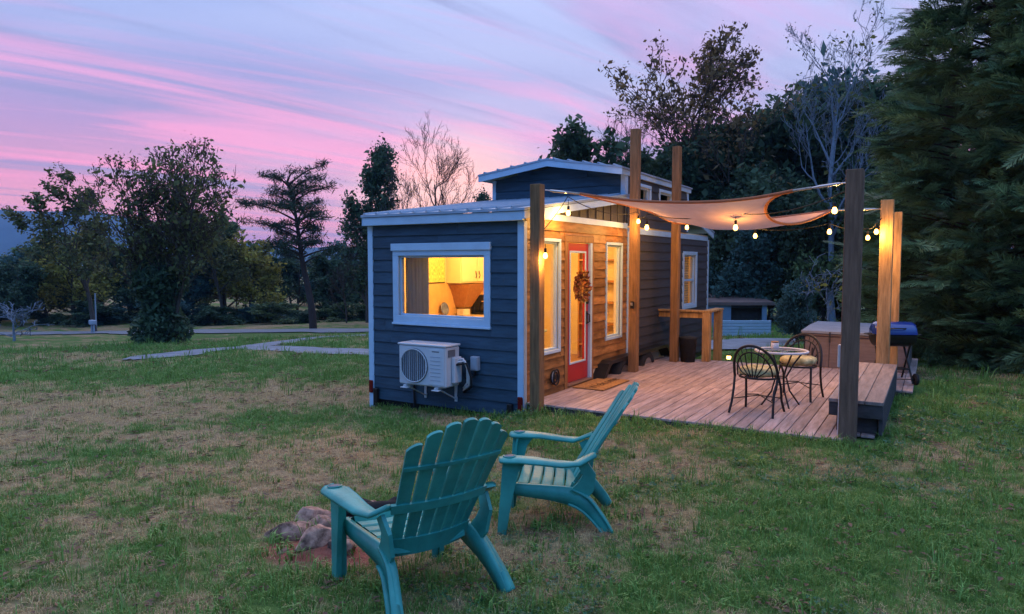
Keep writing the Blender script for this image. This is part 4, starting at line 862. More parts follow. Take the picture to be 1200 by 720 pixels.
# ================================================================== ADIRONDACK CHAIRS
def catmull(P_, m):
    out = []
    for i in range(len(P_)-1):
        p0, p1, p2, p3 = P_[max(i-1, 0)], P_[i], P_[i+1], P_[min(i+2, len(P_)-1)]
        for k in range(m):
            t = k/m; out.append(.5*((2*p1)+(-p0+p2)*t+(2*p0-5*p1+4*p2-p3)*t*t+(-p0+3*p1-3*p2+p3)*t**3))
    return out+[P_[-1]]
def perp(pts):
    n = len(pts); return [Vector((1, 0, 0)).cross((pts[min(i+1, n-1)]-pts[max(i-1, 0)]).normalized()) for i in range(n)]
def adirondack(label):
    t = thing('adirondack_chair', label, 'chair', group='teal plastic garden chairs round the fire pit'); P = 'teal_plastic'
    hb = .23; ht_ = .315
    def back(u, v):                         # u -1..1 across, v 0..1 up
        w = hb+(ht_-hb)*v
        return Vector((u*w, -.06-.45*v-.02*v*v+.06*u*u*(1-.35*v), .285+.705*v))
    def vtop(u): return 1.0-.20*u*u
    ns = 7; gap = .050
    for k in range(ns):
        u0 = -1+2*k/ns+gap/2; u1 = -1+2*(k+1)/ns-gap/2; cols = 5; rows = 14; vs = []; fs = []
        for side_ in (0, 1):
            for j in range(rows+1):
                for i in range(cols+1):
                    u = u0+(u1-u0)*i/cols; q = (i/cols-.5)*2; vm = vtop((u0+u1)/2)-(.008*q**4)+(.5*(vtop(u)-vtop((u0+u1)/2))) if abs(q) > .01 else vtop((u0+u1)/2)
                    v = -.06+(vm+.06)*j/rows; p = back(u, v); n = Vector((-.25*u, .82, .52)).normalized()
                    vs.append(p+n*(.008 if side_ == 0 else -.008)+n*(-.006*q*q if side_ == 0 else -.006*q*q))
        S = (rows+1)*(cols+1)
        for j in range(rows):
            for i in range(cols):
                a = j*(cols+1)+i; fs.append((a, a+1, a+cols+2, a+cols+1)); fs.append((S+a+1, S+a, S+a+cols+1, S+a+cols+2))
        for j in range(rows):
            a = j*(cols+1); fs.append((a, a+cols+1, S+a+cols+1, S+a)); a += cols; fs.append((a+cols+1, a, S+a, S+a+cols+1))
        for i in range(cols):
            a = rows*(cols+1)+i; fs.append((a, a+1, S+a+1, S+a)); fs.append((i+1, i, S+i, S+i+1))
        MB().add(vs, fs).build('back_slat', P, t, True)
    def cross(v, h, dy, w=1.0, nm='back_brace'):
        pts = [back(u*w, v)+Vector((0, -.016-dy, 0)) for u in np.linspace(-1, 1, 13)]; MB().band(pts, [Vector((0, -.5, .85))]*13, h, .018).build(nm, P, t, True)
    cross(.02, .12, .0, 1.04); cross(.36, .055, .002, 1.08); cross(.68, .022, .0, .98)
    # seat slats, front to back, dipping to the rear
    ns = 6
    for k in range(ns):
        y0 = .43-k*.083; y1 = y0-.072; z = lambda y: .375-.16*(.43-y)-(.02 if y < .36 else 0)-(.05*max(0, (y-.38)/.05)**2)
        pts0 = []
        mb = MB(); n = 9; vs = []; fs = []
        for yy, e in ((y0, 0), (y0-.01, 1), (y1+.01, 1), (y1, 0)):
            for i in range(n):
                u = -1+2*i/(n-1); w = .255-(.43-yy)*.08; vs.append((u*w, yy, z(yy)+.018*u*u-.0+(.004 if e else -.003)))
        for i in range(n): vs.append((vs[i][0], y0, vs[i][2]-.022))
        for i in range(n): vs.append((vs[3*n+i][0], y1, vs[3*n+i][2]-.022))
        for j in range(3):
            for i in range(n-1): fs.append((j*n+i+1, j*n+i, (j+1)*n+i, (j+1)*n+i+1))
        for i in range(n-1): fs.append((i, i+1, 4*n+i+1, 4*n+i)); fs.append((3*n+i+1, 3*n+i, 5*n+i, 5*n+i+1)); fs.append((4*n+i, 4*n+i+1, 5*n+i+1, 5*n+i))
        mb.add(vs, fs); mb.build('seat_slat', P, t, True)
    for s in (-1, 1):
        # side rail running from the front leg under the seat into the splayed rear leg
        ctl = [Vector(q) for q in ((s*.275, .435, .335), (s*.275, .30, .315), (s*.27, .12, .290), (s*.265, -.02, .262), (s*.272, -.115, .215), (s*.29, -.19, .135), (s*.305, -.245, .06), (s*.315, -.285, -.01))]
        pts = catmull(ctl, 4); n = len(pts); ws = np.interp(np.linspace(0, 1, n), np.linspace(0, 1, 8), [.075, .085, .10, .125, .12, .095, .08, .068]).tolist()
        MB().band(pts, perp(pts), ws, .034, smooth=True).build('rear_leg', P, t, True)
        k0 = 12; MB().band([q+Vector((s*.020, 0, 0))-Vector(e)*w_*.42 for q, e, w_ in zip(pts[k0:], perp(pts)[k0:], ws[k0:])], [(1, 0, 0)]*(n-k0), np.linspace(.025, .055, n-k0).tolist(), .014, smooth=True).build('leg_flange', P, t, True)
        MB().band([q+Vector((s*.020, 0, 0))+Vector(e)*w_*.42 for q, e, w_ in zip(pts[k0:], perp(pts)[k0:], ws[k0:])], [(1, 0, 0)]*(n-k0), np.linspace(.025, .055, n-k0).tolist(), .014, smooth=True).build('leg_flange', P, t, True)
        # front leg: channel, broad at the arm, narrow at the foot
        fl = [(s*.350, .345, .552), (s*.345, .375, .48), (s*.340, .405, .33), (s*.336, .44, .15), (s*.335, .465, -.01)]
        MB().band(fl, [(0, 1, 0)]*5, [.16, .115, .09, .072, .058], [.022, .026, .03, .032, .032]).build('front_leg', P, t, True)
        MB().band([Vector(p)+Vector((-s*.032, .036-.012*i, 0)) for i, p in enumerate(fl)], [(1, 0, 0)]*5, [.06, .055, .055, .05, .045], [.014]*5).build('leg_flange', P, t, True)
        # arm: plan outline with rounded front, flowing into the back
        out = [(.405, .44), (.425, .40), (.43, .30), (.42, .16), (.40, .02), (.372, -.10), (.335, -.215)]; inn = [(.335, .455), (.29, .43), (.275, .36), (.285, .22), (.292, .08), (.288, -.04), (.275, -.18)]
        vs = []; fs = []; n = len(out)
        def az_(y): return .572-.055*smooth(.35, -.1, y)+.06*float(smooth(-.06, -.22, y))
        for (x0, y0), (x1, y1) in zip(out, inn):
            for k in range(5):
                q = k/4.; x = x0+(x1-x0)*q; y = y0+(y1-y0)*q; e = .014 if k in (0, 4) else 0
                vs.append((s*x, y, float(az_(y))-e))
        for (x0, y0), (x1, y1) in zip(out, inn):
            for k in range(5): q = k/4.; x = x0+(x1-x0)*q; y = y0+(y1-y0)*q; vs.append((s*x, y, float(az_(y))-.030))
        S = 5*n
        for j in range(n-1):
            for k in range(4):
                a = j*5+k; f = (a, a+1, a+6, a+5); g = (S+a+1, S+a, S+a+5, S+a+6)
                fs += [f[::-1] if s > 0 else f, g[::-1] if s > 0 else g]
            for a in (j*5, j*5+4): fs.append((a, a+5, S+a+5, S+a))
        for k in range(4): fs.append((k, k+1, S+k+1, S+k)); a = (n-1)*5+k; fs.append((a, a+1, S+a+1, S+a))
        arm = MB().add(vs, fs, True).build('arm', P, t, True)
        MB().lathe([(0, -.006), (.038, -.006), (.043, .002), (.036, .004)], 18, Matrix.Translation((s*.352, .375, .575)) - Matrix.Translation((0, 0, 0)) + Matrix.Identity(4) if False else Matrix.Translation((s*.352, .375, .576))).build('cup_rim', P, t, True)
        MB().lathe([(0, .003), (.035, .003), (.035, -.01)], 18, Matrix.Translation((s*.352, .375, .576))).build('cup_shade_disc', 'ac_grille', t, True)  # dark disc on the arm, painting the shade inside the cup holder
        # bracket from arm to back
        MB().band([(s*.31, -.12, .50), (s*.30, -.16, .42), (s*.285, -.13, .33), (s*.27, -.06, .26)], [(0, 1, .2)]*4, [.07, .09, .12, .12], .022).build('side_panel', P, t, True)
    MB().band([(x, .43, .325-.0*abs(x)) for x in np.linspace(-.27, .27, 7)], [(0, 0, 1)]*7, .075, .02).build('front_apron', P, t, True)
    return t
ch1 = adirondack('teal plastic garden chair nearest the camera, seen from behind'); 
def put(o, x, y, z, rot, s, pitch):
    o.location = (x, y, z); o.rotation_euler = (R(pitch), 0, R(rot)); o.scale = (s, s, s)
put(ch1, -2.345, 2.985, tz(-2.345, 2.985)-.005, 67, 1.02, -5)
ch2 = copy_tree(ch1); ch2['label'] = 'blue-lit teal plastic garden chair beyond the fire pit, seen from the side'
put(ch2, -2.22, 4.50, tz(-2.22, 4.50)-.005, 115, 1.0, -3)

# ================================================================== FIRE PIT
def rock_mesh(seed, sx, sy, sz, m='rock'):
    import bmesh
    bm = bmesh.new(); bmesh.ops.create_icosphere(bm, subdivisions=4, radius=1); g = random.Random(seed)
    ps = [(Vector((g.uniform(-1, 1), g.uniform(-1, 1), g.uniform(-1, 1))).normalized(), g.uniform(.55, .85)) for _ in range(16)]
    for v in bm.verts:
        p = v.co.copy()
        for n, d in ps:
            k = p.dot(n)-d
            if k > 0: p -= n*k*.97
        p *= 1+.09*mnoise.fractal(p*1.9+Vector((seed*3.1, 0, 0)), 1.0, 2.0, 5); v.co = Vector((p.x*sx, p.y*sy, p.z*sz))
    me = bpy.data.meshes.new('rock'); bm.to_mesh(me); bm.free(); me.polygons.foreach_set('use_smooth', [True]*len(me.polygons)); me.materials.append(MATS[m]); return me
rg = random.Random(11)
RL = ['large tan rock at the left end of the fire pit', 'long grey-tan rock behind the chair leg on the left of the fire pit', 'mottled pink and black rock in front on the left of the fire pit', 'rounded brown rock behind the front leg of the near chair', 'dark sooty rock at the back of the fire pit']
k = 0
for i in range(13):
    a = 2*math.pi*i/13+.35+YAW; rr = .42+rg.uniform(-.05, .05); x = PIT_C[0]+rr*math.cos(a); y = PIT_C[1]+rr*math.sin(a)*.95
    s = rg.uniform(.09, .13); o = bpy.data.objects.new('fire_pit_rock', rock_mesh(i, s*1.15, s*.9, s*.68)); COL.objects.link(o)
    o.location = (x, y, tz(x, y)+s*.22); o.rotation_euler = (rg.uniform(-.2, .2), rg.uniform(-.2, .2), a+rg.uniform(-.5, .5))
    tag(o, 'rough tan rock in the ring around the fire pit', 'rock', 'rocks ringing the fire pit')
EXTRA = [((338, 622), .135, RL[0]), ((364, 602), .14, RL[1]), ((372, 630), .13, RL[2]), ((402, 636), .10, RL[3]), ((352, 614), .09, 'small dark rock wedged between two larger ones in the fire pit'), ((386, 612), .10, RL[4]), ((332, 640), .035, 'small pale stone lying on the red soil by the fire pit')]
for (q, s, lb) in EXTRA:
    p = on_ground(q[0], q[1]+8); o = bpy.data.objects.new('fire_pit_rock', rock_mesh(30+k, s*1.25, s*.85, s*.72)); COL.objects.link(o); o.location = (p[0], p[1], p[2]+s*.18); o.rotation_euler = (.1, -.1, YAW+[.2, .5, .9, .1, .3, 1.1, .7][k]); k += 1
    tag(o, lb, 'rock', 'rocks ringing the fire pit')
for i in range(4):
    a = i*1.3+.4; z = tz(*PIT_C)+.05+.03*i; mb = MB(); mb.tube([(PIT_C[0]-.28*math.cos(a), PIT_C[1]-.28*math.sin(a), z-.03), (PIT_C[0]+.02, PIT_C[1], z+.02), (PIT_C[0]+.26*math.cos(a), PIT_C[1]+.26*math.sin(a), z+.05)], [.05, .055, .04], 9); tag(mb.build('charred_log', 'char'), 'charred black log lying in the middle of the fire pit', 'log', 'burnt logs in the fire pit')

# ================================================================== TREES
def branchy(seed, H, r0, trunk=.3, lv=4, kids=(7, 5, 4, 3), ang=(50, 45, 40, 40), ratio=(.55, .55, .55, .5), trop=.12, wob=.16, lean=(0, 0), start=.28, minr=.006, fork=True):
    g = random.Random(seed); tubes = []; tips = []
    def rec(p, d, L, r, l):
        n = 7 if l == 0 else (5 if l < 3 else 3); pts = [p.copy()]; rs = [r]; dirs = []
        for i in range(n):
            d = (d+Vector((g.gauss(0, wob), g.gauss(0, wob), g.gauss(0, wob)))*(.45 if l == 0 else 1)+Vector((0, 0, trop if l else .12))).normalized()
            p = p+d*(L/n); pts.append(p.copy()); dirs.append(d.copy()); rs.append(max(minr, r*(1-.82*(i+1)/n) if l else r*(1-.78*(i+1)/n)))
        tubes.append((pts, rs, l))
        if l >= lv-1: tips.extend((q, dd) for q, dd in zip(pts[1:], dirs))
        if l < lv:
            K = kids[l]
            for k in range(K):
                t = (start if l == 0 else .22)+(1-(start if l == 0 else .22))*(k+g.uniform(.2, .9))/K; f = t*n; i = min(int(f), n-1); q = pts[i].lerp(pts[i+1], f-i); dd = dirs[i]
                ax = dd.orthogonal().normalized(); ax.rotate(Matrix.Rotation(g.uniform(0, 2*math.pi)+k*2.4, 3, dd)); nd = dd.copy(); nd.rotate(Matrix.Rotation(R(ang[l]*g.uniform(.7, 1.2)), 3, ax))
                rec(q, nd, L*ratio[l]*g.uniform(.75, 1.15)*(1-.35*t if l == 0 else 1-.2*t), max(minr, rs[i]*.62), l+1)
    rec(Vector((0, 0, -.1)), Vector((lean[0], lean[1], 1)).normalized(), H, r0, 0)
    return tubes, tips
def wood_obj(tubes, m, parent, name='trunk'):
    mb = MB()
    for pts, rs, l in tubes: mb.tube(pts, rs, (9, 6, 4, 3, 3, 3)[l], cap=(l == 0))
    return mb.build(name, m, parent, True, recentre=False)
def leaf_obj(pos, size, seed, m, parent, name='crown', aspect=.55, up=.0):
    g = np.random.default_rng(seed); n = len(pos); d = g.normal(0, 1, (n, 3)); d[:, 2] += up; d /= np.linalg.norm(d, axis=1)[:, None]
    s = np.cross(d, g.normal(0, 1, (n, 3))); s /= np.linalg.norm(s, axis=1)[:, None]; l = (size*np.clip(g.lognormal(-.12, .42, n), .3, 2.2))[:, None]
    c = pos-d*l*.5; V = np.stack([c, c+d*l*.45+s*l*aspect*.5, c+d*l, c+d*l*.45-s*l*aspect*.5], 1).reshape(-1, 3)
    o = np_mesh(name, V, np.arange(4*n).reshape(-1, 4), m, parent); return o
def spread(tips, per, rad, seed, keep=1.0):
    g = np.random.default_rng(seed); P = np.array([p for p, d in tips]); 
    if keep < 1: P = P[g.random(len(P)) < keep]
    P = np.repeat(P, per, 0); return P+g.normal(0, rad, P.shape)
def leafy(name, label, cat, seed, H, r0, leaf, size, per, rad, keep=1., bark='bark', group=None, loc=(0, 0, 0), rz=0, **kw):
    t = thing(name, label, cat, loc, rz, group); tubes, tips = branchy(seed, H, r0, **kw); wood_obj(tubes, bark, t)
    if per: leaf_obj(spread(tips, per, rad, seed+1, keep), size, seed+2, leaf, t)
    return t
def fit_h(px, ytop, D, k): return height_to(px, ytop, D)/k

# big leafy tree on the left lawn, bushy at its foot
p = on_ground(190, 403); D1 = float(np.dot(p-_C, _fw)); H1 = float((_C+ray(200, 158)*D1)[2])-p[2]
t1 = thing('lawn_tree', 'open-crowned leafy tree with a dark bushy foot on the left lawn', 'tree', (p[0], p[1], p[2]))
tubes = []; tips = []
for i, (ln, hh) in enumerate((((.05, .03), .78), ((-.30, -.16), .68), ((.32, .16), .70), ((-.12, .25), .62), ((.18, -.2), .6), ((-.60, -.34), .5), ((.5, .3), .55))):
    a, b_ = branchy(40+i, H1*hh, .12, lv=4, kids=(9, 5, 4, 3), ang=(42, 42, 40, 40), ratio=(.50, .55, .55, .5), lean=ln, start=.40, trop=.14, minr=.012); tubes += a; tips += b_
wood_obj(tubes, 'bark', t1); pos = spread(tips, 1, .18, 3, .50); leaf_obj(pos, .17, 5, 'leaf_olive', t1)
g = np.random.default_rng(8); n = 7000; hh = g.random(n)**.8*3.6; rr = (1.05-.2*hh/3.6+.25*np.sin(hh*3))*np.sqrt(g.random(n)); aa = g.random(n)*6.283
leaf_obj(np.stack([rr*np.cos(aa), rr*np.sin(aa), hh+.05], 1), .22, 9, 'leaf_dark', t1, 'undergrowth')

# prototypes for the woods: (builder, measured height, width)
def top_of(t):
    z = 0; w = 0
    for c in t.children:
        co = np.empty(len(c.data.vertices)*3); c.data.vertices.foreach_get('co', co); co = co.reshape(-1, 3); z = max(z, np.percentile(co[:, 2], 99.7)); w = max(w, np.percentile(np.abs(co[:, :2]), 98))
    return z, w
PROTO = {}
def proto(key, *a, **k): t = leafy(*a, **k); PROTO[key] = [t, top_of(t), 0]; return t
dense = dict(lv=3, kids=(13, 6, 5), ang=(62, 48, 45), ratio=(.50, .52, .5), start=.10, trop=.10, minr=.02)
proto('dark', 'wood_tree', '', 'tree', 101, 9, .2, 'leaf_dark', .40, 7, .38, **dense)
proto('mid', 'wood_tree', '', 'tree', 102, 9, .2, 'leaf_mid', .40, 6, .36, **dense)
proto('yellow', 'wood_tree', '', 'tree', 103, 9, .2, 'leaf_yellow', .38, 4, .33, **dense)
proto('russet', 'wood_tree', '', 'tree', 104, 9, .2, 'leaf_russet', .36, 4, .32, **dense)
proto('blue', 'wood_tree', '', 'tree', 105, 9, .2, 'leaf_blue', .40, 6, .36, **dense)
proto('thin', 'wood_tree', '', 'tree', 106, 9, .16, 'leaf_olive', .26, 3, .22, .7, lv=4, kids=(10, 5, 4, 3), ang=(48, 45, 42, 40), ratio=(.48, .52, .55, .5), start=.3, minr=.014)
proto('cone', 'wood_tree', '', 'tree', 107, 9, .18, 'leaf_dark', .19, 6, .22, lv=3, kids=(26, 5, 4), ang=(52, 45, 45), ratio=(.27, .5, .5), start=.10, minr=.02, wob=.07)
proto('bare', 'bare_tree', '', 'tree', 108, 7, .15, 'leaf_olive', .2, 0, .2, bark='bark_red', lv=4, kids=(10, 6, 5, 5), ang=(44, 42, 38, 36), ratio=(.62, .58, .55, .5), start=.25, minr=.007, trop=.16)
proto('bare2', 'bare_tree', '', 'tree', 109, 7, .13, 'leaf_olive', .2, 0, .2, bark='bark', lv=4, kids=(10, 6, 5, 4), ang=(36, 40, 40, 36), ratio=(.60, .58, .55, .5), start=.15, minr=.008, trop=.2)
def plant(key, px, ytop, D, label, group=None, wide=1.0, rz=None, name=None, sink=.0, base=None):
    t, (h, w), used = PROTO[key]
    if used: t = copy_tree(t)
    PROTO[key][2] = 1
    x, y, z = at(px, D); s = height_to(px, ytop, D)/h
    t.location = (x, y, z-sink); t.scale = (s*wide, s*wide, s); t.rotation_euler = (0, 0, rz if rz is not None else (px*1.7+D*.9) % 6.28)
    t['label'] = label; t['category'] = 'tree'
    if group: t['group'] = group
    elif 'group' in t: del t['group']
    return t
G1 = 'trees of the wood across the road'
# left wood
LB = {'dark': 'dark green tree in the wood across the road', 'mid': 'mid green tree in the wood across the road', 'yellow': 'yellow-green autumn tree in the wood across the road', 'russet': 'brownish autumn tree in the wood across the road', 'blue': 'blue-green tree in the wood across the road', 'bare2': 'bare grey tree at the edge of the wood across the road', 'thin': 'thin olive tree in the wood across the road'}
rw = random.Random(21)
rowA = [(-60, 275, 60, 'dark'), (-20, 290, 56, 'blue'), (22, 305, 54, 'dark'), (52, 285, 60, 'mid'), (84, 270, 57, 'yellow'), (118, 275, 62, 'mid'), (150, 290, 60, 'dark'), (225, 290, 58, 'blue'), (262, 255, 62, 'mid'), (292, 275, 58, 'yellow'), (320, 300, 64, 'dark'), (348, 290, 66, 'blue'), (385, 300, 62, 'dark'), (412, 285, 64, 'blue'), (440, 290, 62, 'dark'), (470, 262, 66, 'dark')]
for q in rowA: plant(q[3], q[0], q[1], q[2], {84: 'yellow-green autumn tree left of the open lawn tree', 292: 'yellow-green autumn tree between the lawn tree and the pine'}.get(q[0], LB[q[3]]), G1, 1.25)
for i in range(19):
    px = -90+i*33+rw.uniform(-8, 8); kk = rw.choice(['dark', 'dark', 'blue', 'mid', 'dark', 'russet']); plant(kk, px, rw.uniform(300, 330), rw.uniform(70, 82), LB[kk], G1, 1.5)
for i in range(26):
    px = -60+i*21+rw.uniform(-7, 7); kk = rw.choice(['dark', 'mid', 'dark', 'blue']); plant(kk, px, rw.uniform(345, 362), rw.uniform(53, 62), 'low %s bush at the foot of the wood across the road' % {'dark': 'dark green', 'mid': 'mid green', 'blue': 'blue-green'}[kk], 'low bushes along the wood across the road', 2.6, sink=.5)
plant('thin', 108, 198, 46, 'tall thin tree left of the open lawn tree, against the pink sky', None, 1.2)
plant('thin', 262, 232, 56, 'thin leafy tree between the lawn tree and the flat-topped pine', None, 1.2)
plant('cone', 431, 170, 52, 'narrow dark leafy tree just left of the house roof', None, 1.0)
plant('bare2', 466, 186, 50, 'small bare reddish tree behind the house roof', None, .9)
plant('bare', 526, 130, 42, 'tall bare tree silhouetted above the lower roof', None, .95)
plant('bare2', 405, 282, 52, 'bare grey shrubby tree left of the house corner', None, .9)
plant('cone', 556, 226, 60, 'small evergreen peeping out left of the raised roof', None, .8)
# right wood, behind the house and the deck
G2 = 'trees of the wood behind the deck'
LC = {k_: v_.replace('across the road', 'behind the deck') for k_, v_ in LB.items()}
plant('dark', 690, 156, 44, 'round dark leafy tree above the raised roof', None, 1.0)
plant('bare', 712, 128, 50, 'bare twiggy tree behind the tallest post', None, .9)
rowB = [(560, 262, 60, 'dark'), (610, 255, 60, 'mid'), (655, 215, 58, 'dark'), (735, 190, 46, 'dark'), (775, 175, 44, 'mid'), (815, 165, 40, 'dark'), (855, 150, 42, 'mid'), (885, 138, 40, 'dark'), (925, 118, 42, 'dark'), (955, 105, 44, 'blue'), (1000, 95, 42, 'dark'), (1045, 90, 38, 'dark'), (905, 200, 34, 'dark'), (965, 225, 32, 'dark'), (1010, 215, 30, 'mid'), (840, 230, 36, 'dark'), (870, 260, 33, 'blue'), (1060, 180, 32, 'dark'), (1130, 120, 40, 'dark'), (1200, 100, 42, 'dark'), (1260, 150, 36, 'mid'), (790, 250, 38, 'mid')]
for q in rowB: plant(q[3], q[0], q[1], q[2], LC[q[3]], G2, 1.05)
for i in range(16):
    px = 740+i*34+rw.uniform(-8, 8); kk = rw.choice(['dark', 'dark', 'mid', 'blue']); plant(kk, px, rw.uniform(280, 335), rw.uniform(29, 36)+(9 if 790 < px < 925 else 0), LC[kk], G2, 1.5, sink=.3)
D = 40; x, y, z = at(835, D); H = height_to(835, 42, D)
t = leafy('autumn_tree', 'tall deciduous tree with thinning brown-green leaves behind the house', 'tree', 61, H*.66, .26, 'leaf_russet', .22, 1, .22, .85, loc=(x, y, z), lv=5, kids=(11, 5, 4, 3, 2), ang=(46, 42, 40, 38, 36), ratio=(.58, .6, .58, .55, .5), start=.34, trop=.16, minr=.016)
sc = H/top_of(t)[0]; t.scale = (sc*1.12, sc*1.12, sc)
D = 30; x, y, z = at(978, D); H = height_to(978, -15, D)
t = leafy('pale_bare_tree', 'tall nearly bare tree with pale blue-grey trunk behind the dark post', 'tree', 64, H*.72, .17, 'leaf_olive', .16, 1, .2, .12, bark='bark_pale', loc=(x, y, z), lv=5, kids=(11, 5, 4, 3, 2), ang=(34, 40, 40, 38, 36), ratio=(.46, .55, .58, .55, .5), start=.34, trop=.20, minr=.009)
sc = H/top_of(t)[0]; t.scale = (sc, sc, sc)
D = 19; x, y, z = at(972, D)
t = leafy('bare_shrub', 'bare pale twiggy shrub beside the blue-green bush', 'shrub', 71, 1.7, .03, 'leaf_yellow', .07, 1, .05, .25, bark='bark_pale', loc=(x, y, z), lv=3, kids=(8, 5, 4), ang=(55, 50, 45), ratio=(.7, .6, .55), start=.2, trop=-.03, wob=.3, minr=.007)
sc = height_to(972, 300, D)/top_of(t)[0]; t.scale = (sc, sc, sc)
p = on_ground(16, 400); Dq = float(np.dot(p-_C, _fw))
t = leafy('bare_shrub', 'small pale bare shrub at the left edge of the lawn', 'shrub', 73, 1.3, .04, 'leaf_olive', .07, 0, .05, bark='bark_pale', loc=(p[0], p[1], p[2]), lv=3, kids=(8, 5, 4), ang=(60, 45, 40), ratio=(.8, .6, .55), start=.15, trop=.02, wob=.25, minr=.012)
sc = height_to(16, 355, Dq)/top_of(t)[0]; t.scale = (sc*1.5, sc*1.5, sc)
# blue-green bush
D = 21; x, y, z = at(936, D); bs = thing('evergreen_bush', 'rounded blue-green bush behind the bistro table', 'shrub', (x, y, z))
tubes, tips = branchy(77, 1.9, .05, lv=3, kids=(16, 6, 5), ang=(60, 45, 40), ratio=(.55, .5, .5), start=.05, trop=.14, minr=.008); wood_obj(tubes, 'bark', bs); leaf_obj(spread(tips, 16, .13, 4), .14, 5, 'leaf_blue', bs, aspect=.35, up=.8)
h, w = top_of(bs); sc = height_to(936, 330, D)/h; bs.scale = (sc*1.1, sc*1.1, sc)

# flat-topped pine
p = on_ground(367, 386); Dp = float(np.dot(p-_C, _fw)); Hp = float((_C+ray(345, 206)*Dp)[2])-p[2]
pine = thing('pine_tree', 'slender pine with flat layered crown across the road', 'tree', (p[0], p[1], p[2]))
gp = random.Random(5); mb = MB(); lx, ly = -1.35*_rt[0], -1.35*_rt[1]; npos = []
tr = [(lx*(k/10.)**1.2+.08*math.sin(k), ly*(k/10.)**1.2, Hp*.97*k/10.-.1*(k == 0)) for k in range(11)]; mb.tube(tr, [.24-.02*k for k in range(11)], 9)
def tp(f): i = min(int(f*10), 9); a, b_ = Vector(tr[i]), Vector(tr[i+1]); return a.lerp(b_, min(1, f*10-i))
for k in range(40):
    f = .42+.57*((k+gp.uniform(-.9, .9))/40.+.02); f = min(.99, max(.4, f)); p0 = tp(f); a = k*2.4+gp.uniform(-.4, .4); L_ = max(.7, 3.1*(1-((f-.74)/.40)**2*.70)*gp.uniform(.35, 1.15)); up_ = .08+.6*max(0, f-.6)+gp.uniform(-.15, .28)
    pts = [p0+Vector((math.cos(a+.25*q)*L_*q, math.sin(a+.25*q)*L_*q, L_*(up_*q+.10*math.sin(q*3)))) for q in np.linspace(0, 1, 6)]; mb.tube(pts, [.07, .055, .045, .03, .022, .014], 5, cap=False)
    for j in range(int(5.5*L_)):
        q = gp.uniform(.30, 1.0); i = min(int(q*5), 4); c = pts[i].lerp(pts[i+1], q*5-i); a2 = a+gp.choice((-1, 1))*gp.uniform(.5, 1.2); l2 = gp.uniform(.35, .9)*(1.25-q*.6)
        e = c+Vector((math.cos(a2)*l2, math.sin(a2)*l2, l2*gp.uniform(.05, .40))); mb.tube([c, c.lerp(e, .5)+Vector((0, 0, -.03)), e], [.022, .016, .010], 3, cap=False)
        for m_ in range(34): h_ = gp.random()**.6; npos.append(c.lerp(e, h_)+Vector((gp.gauss(0, .19), gp.gauss(0, .19), gp.gauss(.03, .13))))
mb.build('trunk', 'bark_red', pine, True, recentre=False); leaf_obj(np.array(npos), .24, 3, 'needles', pine, aspect=.14, up=.5)

# feathery evergreens on the right
def frond():
    V = []; F = []
    def blade(a, b_, w):
        d = np.array(b_)-np.array(a); s = np.array([-d[1], d[0], 0]); s = s/np.linalg.norm(s)*w; i = len(V); m_ = np.array(a)+d*.45; V.extend([np.array(a), m_+s, np.array(b_), m_-s]); F.append((i, i+1, i+2, i+3))
    gf = random.Random(2); blade((0, 0, 0), (0, 1, -.08), .020)
    for k in range(11):
        y = .04+.075*k; L_ = .46-.026*k
        for s in (-1, 1):
            a = R(gf.uniform(20, 42)); e = (s*L_*math.sin(a), y+L_*math.cos(a), -.08*y-.05*gf.random()); b0 = (0, y, -.08*y); blade(b0, e, .017)
            q = .35; m0 = [b0[i]+(e[i]-b0[i])*q for i in range(3)]; a2 = a+R(gf.uniform(18, 30)); L2 = L_*.5; blade(m0, (m0[0]+s*L2*math.sin(a2), m0[1]+L2*math.cos(a2), m0[2]-.03), .014)
    return np.array(V), np.array(F)
FV, FF = frond()
